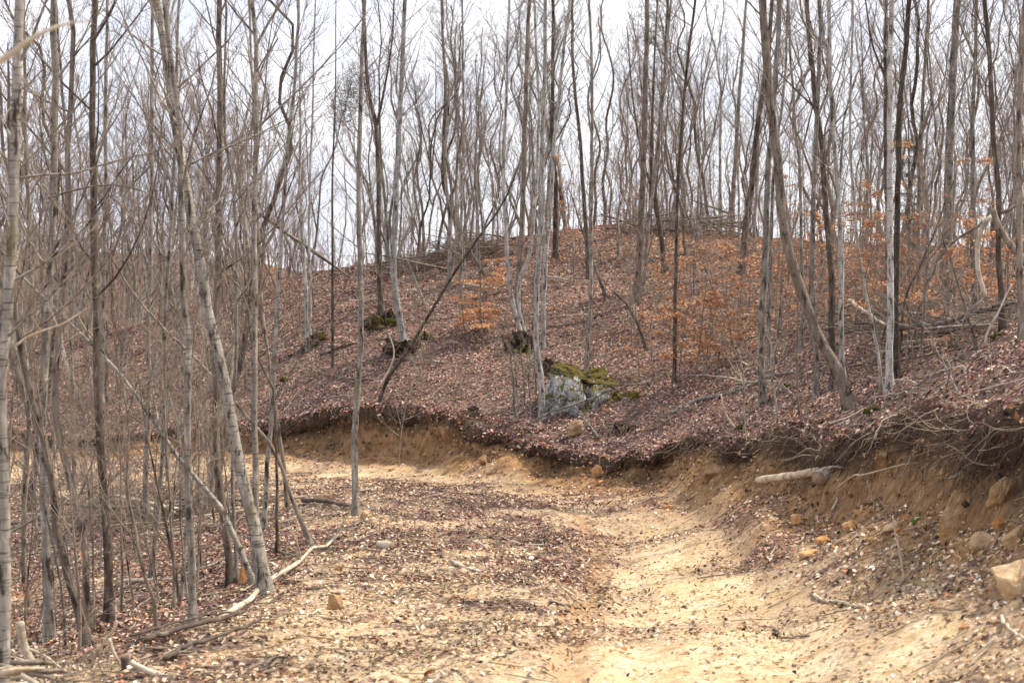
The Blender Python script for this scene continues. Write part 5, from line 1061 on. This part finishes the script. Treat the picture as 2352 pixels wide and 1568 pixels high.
log('fallen_log', 'dark log on the left slope under the mossy ledge', 'log', [(640, 830), (690, 812), (760, 800)], 6, 'darkwood')
# brush piles
def brush(label, spots, n, seed, hmax, Lr=(1.5, 5), mat='darkwood'):
    r = random.Random(seed); c = spots[len(spots) // 2]; root = empty('brush_pile', c, label, 'brush pile')
    for i in range(n):
        t = r.random() * (len(spots) - 1); k = int(t); f = t - k; p = [spots[k][q] * (1 - f) + spots[k + 1][q] * f for q in range(3)]
        p = (p[0] + r.gauss(0, .5), p[1] + r.gauss(0, .7), p[2] + r.random() ** 1.6 * hmax); L = r.uniform(*Lr); az = r.gauss(0, .5) + (math.pi if r.random() < .5 else 0)
        d = (math.cos(az), math.sin(az) * 1.4, r.gauss(.02, .2)); rad = r.uniform(.015, .06); q_ = wig((p[0] - d[0] * L / 2, p[1] - d[1] * L / 2, p[2]), d, L, 6, -.01, .06, r)
        tb = TB(); tb.add(q_, [rad * (1 - .6 * w / 5) for w in range(6)], 6, True); tb.build('branch', M[r.choice([mat, 'brown', 'brown', 'grey'])], root, c)
    tb = TB()
    for i in range(n * 16):
        t = r.random() * (len(spots) - 1); k = int(t); f = t - k; p = [spots[k][q] * (1 - f) + spots[k + 1][q] * f for q in range(3)]
        tb.add(wig((p[0] + r.gauss(0, .7), p[1] + r.gauss(0, .7), p[2] + r.random() ** 1.5 * hmax), (r.gauss(0, 1), r.gauss(0, .6), r.gauss(.15, .35)), r.uniform(.5, 1.5), 4, 0, .3, r), [.010, .008, .006, .003], 3)
    tb.build('twigs', M['twig'], root, c)['kind'] = 'stuff'; return root
def crest(us, v, D): return [(lambda q: (q[0], D, float(hz(q[0], D)[0])))(at(u, v, D)) for u in us]
brush('large dark brush pile of logs and tops along the right of the hill crest', crest([1420, 1500, 1560, 1620, 1670], 515, 61), 46, 5, .8, (.8, 2.8))
brush('long brown brush pile of poles on the left shoulder of the hill', crest([925, 980, 1040, 1100, 1150], 560, 59.5), 44, 6, .65, (1.2, 4), 'brown')
brush('low heap of dead tops in the right thicket', [hit(1960, 760), hit(2080, 770), hit(2200, 780), hit(2330, 770)], 40, 8, .7, (1.5, 4))
brush('loose heap of dead branches in the bottom of the left gully', [hit(260, 1190), hit(360, 1200), hit(450, 1180)], 30, 9, .45, (1.5, 4), 'deadwood')
# ------------------------------------------------------------------ small green and bright things
gp = hit(2100, 1206); bm = bmesh.new()
lvP = empty('green_plant', gp, 'small bright green leafy plant on the scree beside the pale splinter stone', 'plant')
for q in range(9):
    az = q * 0.7 + RN.random() * .3; el = RN.uniform(.3, 1.1); L = RN.uniform(.06, .10); c_, s_ = math.cos(az), math.sin(az)
    V_ = [(0, 0, 0), (c_ * L * .5 * math.cos(el) - s_ * .02, s_ * L * .5 * math.cos(el) + c_ * .02, L * .5 * math.sin(el) + .01), (c_ * L * math.cos(el), s_ * L * math.cos(el), L * math.sin(el)), (c_ * L * .5 * math.cos(el) + s_ * .02, s_ * L * .5 * math.cos(el) - c_ * .02, L * .5 * math.sin(el) + .01)]
    quads('leaf', V_, [(0, 1, 2, 3)], M['bright_leaf'], parent=lvP)
rb = at(349, 1278, 29.6); tb = TB(); tb.add([(rb[0], rb[1], rb[2] + .04), (rb[0] + .02, rb[1] - .02, rb[2]), (rb[0] + .01, rb[1] - .03, rb[2] - .10), (rb[0] + .05, rb[1] - .02, rb[2] - .20), (rb[0] + .07, rb[1] - .01, rb[2] - .29)], [.02, .035, .022, .026, .018], 4)
tag(tb.build('flagging_ribbon', M['ribbon'], smooth=False), 'pink flagging ribbon tied to the thin grey twin trunk in the gully', 'ribbon')
def fern(u, v, w, label, n=16):
    p = hit(u, v); D = p[1]; root = empty('fern', p, label, 'fern'); r = px(w, D) / 2; tb = []
    for q in range(n):
        az = RN.uniform(0, 6.28); L = r * RN.uniform(.7, 1.2); pts = wig((0, 0, .02), (math.cos(az), math.sin(az), .9), L, 6, -.28, .05); V_ = []; F_ = []
        for a in range(1, 6):
            for sgn in (-1, 1):
                b_ = pts[a]; ww = L * .22 * (1 - a / 7); k = len(V_); nx_, ny_ = -math.sin(az) * sgn, math.cos(az) * sgn
                V_ += [b_, (b_[0] + nx_ * ww, b_[1] + ny_ * ww, b_[2] - .01), (b_[0] + nx_ * ww * .8 + math.cos(az) * L * .12, b_[1] + ny_ * ww * .8 + math.sin(az) * L * .12, b_[2] - .015)]; F_.append((k, k + 1, k + 2))
        quads('frond', V_, F_, M['fern'], parent=root, smooth=False)
    return root
for (u, v, w, l) in [(1080, 835, 26, 'green fern on the slope left of the birch clump, right one of two'), (1055, 840, 24, 'green fern on the slope left of the birch clump, left one of two'), (980, 880, 26, 'fern on the slope above the bank left of centre'), (1050, 918, 30, 'fern near the bank top above the orange soil'), (1170, 800, 34, 'fern tuft left of the moss under the birch clump'),
                     (985, 770, 40, 'fern cluster beside the green moss mound'), (1265, 650, 18, 'small fern behind the white birches'), (800, 838, 24, 'fern low on the left slope'), (2155, 1062, 30, 'fern like greenery hanging in the right bank under the white stub'), (790, 790, 30, 'fern beside the twin snags')]:
    fern(u, v, w, l)
# pines among the hardwoods, and a dark clump of vines
def needles(root, org, centres, rad, n, mat, L=.16, r_=.008):
    tb = TB()
    for c in centres:
        for i in range(n):
            p = tuple(c[q] + RN.gauss(0, rad) * (1, 1, .45)[q] for q in range(3)); d = (RN.gauss(0, 1), RN.gauss(0, 1), RN.gauss(.2, .6)); tb.add(wig(p, d, L, 2, 0, 0), [r_, r_ * .4], 3)
    o = tb.build('foliage', M[mat], root, org); o['kind'] = 'stuff'; return o
for (u, v, D, h, z0, z1, label, spread) in [(1492, 560, 60, 13, 5.5, 10.5, 'sparse brownish green pine crown high above the hill crest', 1.6), (2085, 640, 50, 6, 1.2, 5.0, 'narrow dull green young pine in the gap right of the silver tree', .5)]:
    q = at(u, v, D); b0 = (q[0], D, float(hz(q[0], D)[0])); rt_ = empty('pine_tree', b0, label, 'pine'); P = wig((b0[0], b0[1], b0[2] - .2), (0, 0, 1), h, 12, .02, .02); tb = TB(); tb.add(P, [.09 * (1 - .85 * k / 11) for k in range(12)], 8); tb.build('trunk', M['dark'], rt_, b0)
    cs = []; B = TB()
    for i in range(40 if spread > 1 else 60):
        zf = RN.uniform(z0, z1) / h; k = zf * 11; a = int(k); p = tuple(P[a][c] + (P[min(a + 1, 11)][c] - P[a][c]) * (k - a) for c in range(3)); az = RN.uniform(0, 6.28); L = spread * RN.uniform(.4, 1) * (1.15 - (zf * h - z0) / (z1 - z0) * .7)
        w_ = wig(p, (math.cos(az), math.sin(az), .1), L, 4, -.03, .1); B.add(w_, [.015, .011, .008, .004], 3); cs += w_[1:]
    B.build('branches', M['brown'], rt_, b0)['kind'] = 'stuff'; needles(rt_, b0, cs, .10 if spread < 1 else .14, 16, 'needle', .14, .006)
vc = at(772, 250, 49); vr = empty('vine_clump', vc, 'dark tangled clump of twigs high left of the lone crest tree', 'vine clump'); tb = TB()
for i in range(900):
    a = RN.random(); p = (vc[0] + RN.gauss(.1 + .9 * a, .28), vc[1] + RN.gauss(0, .3), vc[2] + 1.6 * a - .4 + RN.gauss(0, .35)); tb.add(wig(p, (RN.gauss(0, 1), RN.gauss(0, 1), RN.gauss(0, 1)), RN.uniform(.15, .45), 3, 0, .4), [.007, .005, .003], 3)
tb.build('twigs', M['dark'], vr, vc)['kind'] = 'stuff'
tb = TB(); tb.add(wig((vc[0] - .2, vc[1], float(hz(vc[0] - .2, vc[1])[0]) - .2), (0.02, 0, 1), vc[2] - float(hz(vc[0], vc[1])[0]) + 4, 14, 0, .03), [.06 * (1 - .06 * k) for k in range(14)], 6); tb.build('stem', M['dark'], vr, vc)
# ------------------------------------------------------------------ a few single leaves large enough to point at
for (u, v, w, l) in [(1250, 1545, 26, 'curled red brown leaf'), (860, 1476, 34, 'dark rust leaf'), (1395, 1330, 18, 'orange leaf'), (1432, 1500, 28, 'red brown leaf'), (990, 1555, 44, 'broad rust leaf'), (1935, 1480, 16, 'dark leaf')]:
    h = hit(u, min(v, 1560)); W = px(w, h[1]); z, n = basis(np.array([h[0]]), np.array([h[1]])); a, b, n = frames(n, .2); P0 = np.array(h) + n[0] * .03; a, b, n = a[0], b[0], n[0]
    pts = [P0 - a * W * .5, P0 - a * W * .15 + b * W * .3 + n * W * .15, P0 + a * W * .25 + b * W * .25 + n * W * .12, P0 + a * W * .5 + n * W * .05, P0 + a * W * .25 - b * W * .25 + n * W * .14, P0 - a * W * .15 - b * W * .3 + n * W * .1]
    o = quads('fallen_leaf', np.array(pts) - np.array(h), [(0, 1, 2, 3), (0, 3, 4, 5)], M['leaf'], smooth=False, cols={'leafcol': np.repeat([[.40, .13, .05]], 6, 0)}); o.location = h
    tag(o, {1250: 'curled red brown leaf at the bottom edge left of the track', 860: 'dark rust leaf on the left fill', 1395: 'orange leaf in the left rut by the ledge', 1432: 'red brown leaf lying on the bare track near the bottom', 990: 'broad rust leaf at the bottom of the fill', 1935: 'dark leaf on the lower right part of the track'}[u], 'leaf')
# protos never placed would float at the origin
for lst in list(PRO.values()) + [SAP, BE]:
    for e in lst:
        if not e[1]:
            for ch in list(e[0].children): bpy.data.objects.remove(ch)
            bpy.data.objects.remove(e[0])
# crumbs and small stones stuck in and fallen from the bank face
kk = rng.integers(0, nS, 14000); rw = rng.integers(0, 8, 14000); Pc = Vb[rw * nS + kk].copy(); ok = (Pc[:, 1] > 8) & (Pc[:, 1] < 50); Pc = Pc[ok]; kk = kk[ok]; Pc[:, 0] -= nxh[kk] * .02 - rng.normal(size=len(kk)) * .06; Pc[:, 1] -= nyh[kk] * .02
k = len(Pc); sz = (.008 + .034 * rng.random(k) ** 5) * (1 + Pc[:, 1] / 60); oct_ = np.array([(1, 0, 0), (0, 1, 0), (-1, 0, 0), (0, -1, 0), (0, 0, 1), (0, 0, -1)], float)
V_ = Pc[:, None] + sz[:, None, None] * (.5 + .8 * rng.random((k, 6, 1))) * oct_[None] + rng.normal(size=(k, 6, 3)) * sz[:, None, None] * .2
F_ = ((np.arange(k) * 6)[:, None, None] + np.array([(0, 1, 4), (1, 2, 4), (2, 3, 4), (3, 0, 4), (1, 0, 5), (2, 1, 5), (3, 2, 5), (0, 3, 5)])[None]).reshape(-1, 3)
c = np.array([(.30, .175, .085), (.42, .27, .145), (.18, .105, .055), (.52, .37, .22), (.08, .055, .04)])[rng.choice(5, k, p=[.3, .25, .2, .1, .15])] * (.7 + .5 * rng.random((k, 1)))
tag(quads('bank_crumbs', V_.reshape(-1, 3), F_, M['leaf'], smooth=False, cols={'leafcol': np.repeat(c, 6, 0)}), 'crumbling clods and small stones on the bank face', None, None, 'stuff')
# dark root wads under the trees that stand on the old ledge, with moss and stems
M['wad'] = simple('dark_root_soil', [(0.3, (0.014, 0.011, 0.008)), (0.55, (0.05, 0.038, 0.026)), (0.72, (0.12, 0.10, 0.03))], 7, bump=1, bd=.05)
def wad(u, v, w, h, label, seed):
    p = hit(u, v); D = p[1]; root = empty('root_wad', p, label, 'root wad'); dm = (px(w, D), px(w, D) * .8, px(h, D) * 1.2)
    o = bpy.data.objects.new('soil_lump', rock_mesh('soil_lump', dm, seed, 'wad', 3, .4, 30)); COL.objects.link(o); o.parent = root; o.location = (0, .1, dm[2] * .12)
    tb = TB(); r = random.Random(seed)
    for i in range(60):
        a = r.uniform(-1, 1); q = (p[0] + a * dm[0] * .5, p[1] - dm[1] * .35 * r.random(), p[2] + dm[2] * r.uniform(.15, .6)); tb.add(wig(q, (r.gauss(0, .6), -.5, r.uniform(-.9, .2)), r.uniform(.2, .9), 6, -.12, .3, r), [.014, .012, .010, .008, .005, .003], 4)
    tb.build('roots', M['root'], root, p)['kind'] = 'stuff'
wad(1200, 800, 60, 40, 'dark root wad with moss under the white birch clump', 401)
wad(925, 812, 66, 34, 'dark root wad under the bowed whitish tree', 402)
wad(878, 745, 60, 34, 'dark root wad under the dark forked tree', 403)
wad(1262, 860, 40, 46, 'dark mossy root wad between the white tree and the pale rock', 404)
wad(1075, 985, 46, 34, 'black hollow root wad hanging in the bank left of the leafy heap', 405)
wad(720, 800, 50, 26, 'dark ledge of roots beneath the twin snags', 406)
wad(1440, 985, 60, 16, 'low dark mossy lump right of the pale rock foot', 407)
for q, (u, v, tu, tv, D_) in enumerate([(1222, 955, 1214, 800, None), (1206, 930, 1196, 790, None), (1232, 905, 1226, 770, None), (1192, 945, 1188, 830, None)]):
    T(['thin grey stem left of the rock, first from the white tree', 'thin grey stem left of the rock, third from the white tree', 'thin grey stem left of the rock, set back above the others', 'thin grey stem left of the rock, farthest from the white tree'][q], 'grey', 6, [(u, v), ((u + tu) / 2 - 3, (v + tv) / 2), (tu, tv)], n1=6, L1=.8, start=.25, name='sapling', cat='sapling')
# more fallen branches over the hillside and leaning dead poles
for q in range(34):
    u = RN.uniform(760, 2300); v = RN.uniform(600, 930) if u < 1700 else RN.uniform(740, 930); dx = RN.uniform(40, 150) * RN.choice([-1, 1]); dy = RN.uniform(-22, 16); w_ = RN.uniform(3, 6)
    tone = RN.choice(['grey', 'deadwood', 'brown'])
    log('fallen_branch', f"{ {'grey': 'grey', 'deadwood': 'pale', 'brown': 'brown'}[tone]} fallen branch on the leaf litter, {between(u).replace('between the', 'between').replace(' and the ', ' and ')}", 'branch', [(u, v), (u + dx / 2, v + dy / 2 + RN.uniform(-6, 6)), (u + dx, v + dy)], w_, tone, lift=RN.uniform(.02, .12), twigs=RN.randint(3, 7), L1=.6, sides=6, taper=.35)
for q, (u, v, tu, tv, w_) in enumerate([(1655, 700, 1560, 430, 7), (1820, 830, 1905, 560, 7), (1395, 690, 1310, 430, 8), (2130, 800, 2040, 560, 7), (980, 700, 905, 520, 6), (1120, 640, 1010, 440, 7), (1990, 860, 2085, 620, 6), (2250, 800, 2150, 520, 7)]):
    T(['thin dead pole leaning left before the dark crest leaner', 'thin dead pole leaning right across the crossing clump', 'dead pole leaning left above the rock', 'dead pole leaning left onto the silver tree', 'thin pole leaning left onto the bowed tree', 'thin pole leaning left onto the left brush pile', 'thin dead pole leaning right past the silver tree foot', 'dead pole leaning left in the orange leaves at the far right'][q], RN.choice(['grey', 'brown']), w_, [(u, v), ((u + tu) / 2, (v + tv) / 2 + 4), (tu, tv)], n1=9, L1=1.0, start=.3, name='leaning_tree', top=4, cat='leaning tree')
log('dead_twig', 'small brown twig with a tuft lying on the bare track near the bottom', 'twig', [(1778, 1446), (1790, 1458), (1798, 1466), (1860, 1466)], 7, 'brown', twigs=12, L1=.12, embed=0)
short_log('log_end', 'small sawn log end lying on the fill above the brown stone', 900, 1266, 22, .25, 'deadwood', (-.8, .5, 0))
log('stick', 'grey stick on the fill behind the brown stone', 'stick', [(690, 1425), (730, 1410), (745, 1402)], 7, 'deadwood')
log('stick', 'pale thin stick at the bottom of the fill, pointing at the camera', 'stick', [(655, 1545), (658, 1510), (662, 1480)], 6, 'barewood')
log('stick', 'dark stick near the bottom edge left of the rut', 'stick', [(1130, 1520), (1180, 1500), (1230, 1490)], 6, 'darkwood')
# things that nothing but their place tells apart
same = {}
for o in COL.objects:
    if o.parent is None and o.get('label') and o.get('category'): same.setdefault(o['label'], []).append(o)
for l, v in same.items():
    if len(v) < 2: continue
    ang = lambda o: o.location.x / max(o.location.y, 1)
    v.sort(key=ang); n = len(v)
    if n == 2: nm = ['left', 'right']
    elif n == 3: nm = ['left', 'middle', 'right']
    else:
        rest = sorted(v[1:-1], key=lambda o: o.location.y); nm = [None] * n; nm[0] = 'leftmost'; nm[-1] = 'rightmost'
        nm[v.index(rest[0])] = 'nearest'; nm[v.index(rest[-1])] = 'farthest'
        mid_ = [o for o in rest[1:-1]]
        if len(mid_) == 1: nm[v.index(mid_[0])] = 'middle'
        elif len(mid_) > 1:
            hs_ = sorted(mid_, key=lambda o: o.scale.x); nm[v.index(hs_[0])] = 'smallest'; nm[v.index(hs_[-1])] = 'tallest'
    for o, a in zip(v, nm):
        if a: o['label'] = ' '.join((a + ' ' + l).split()[:16])
        if not o.get('group'): o['group'] = l[:60]
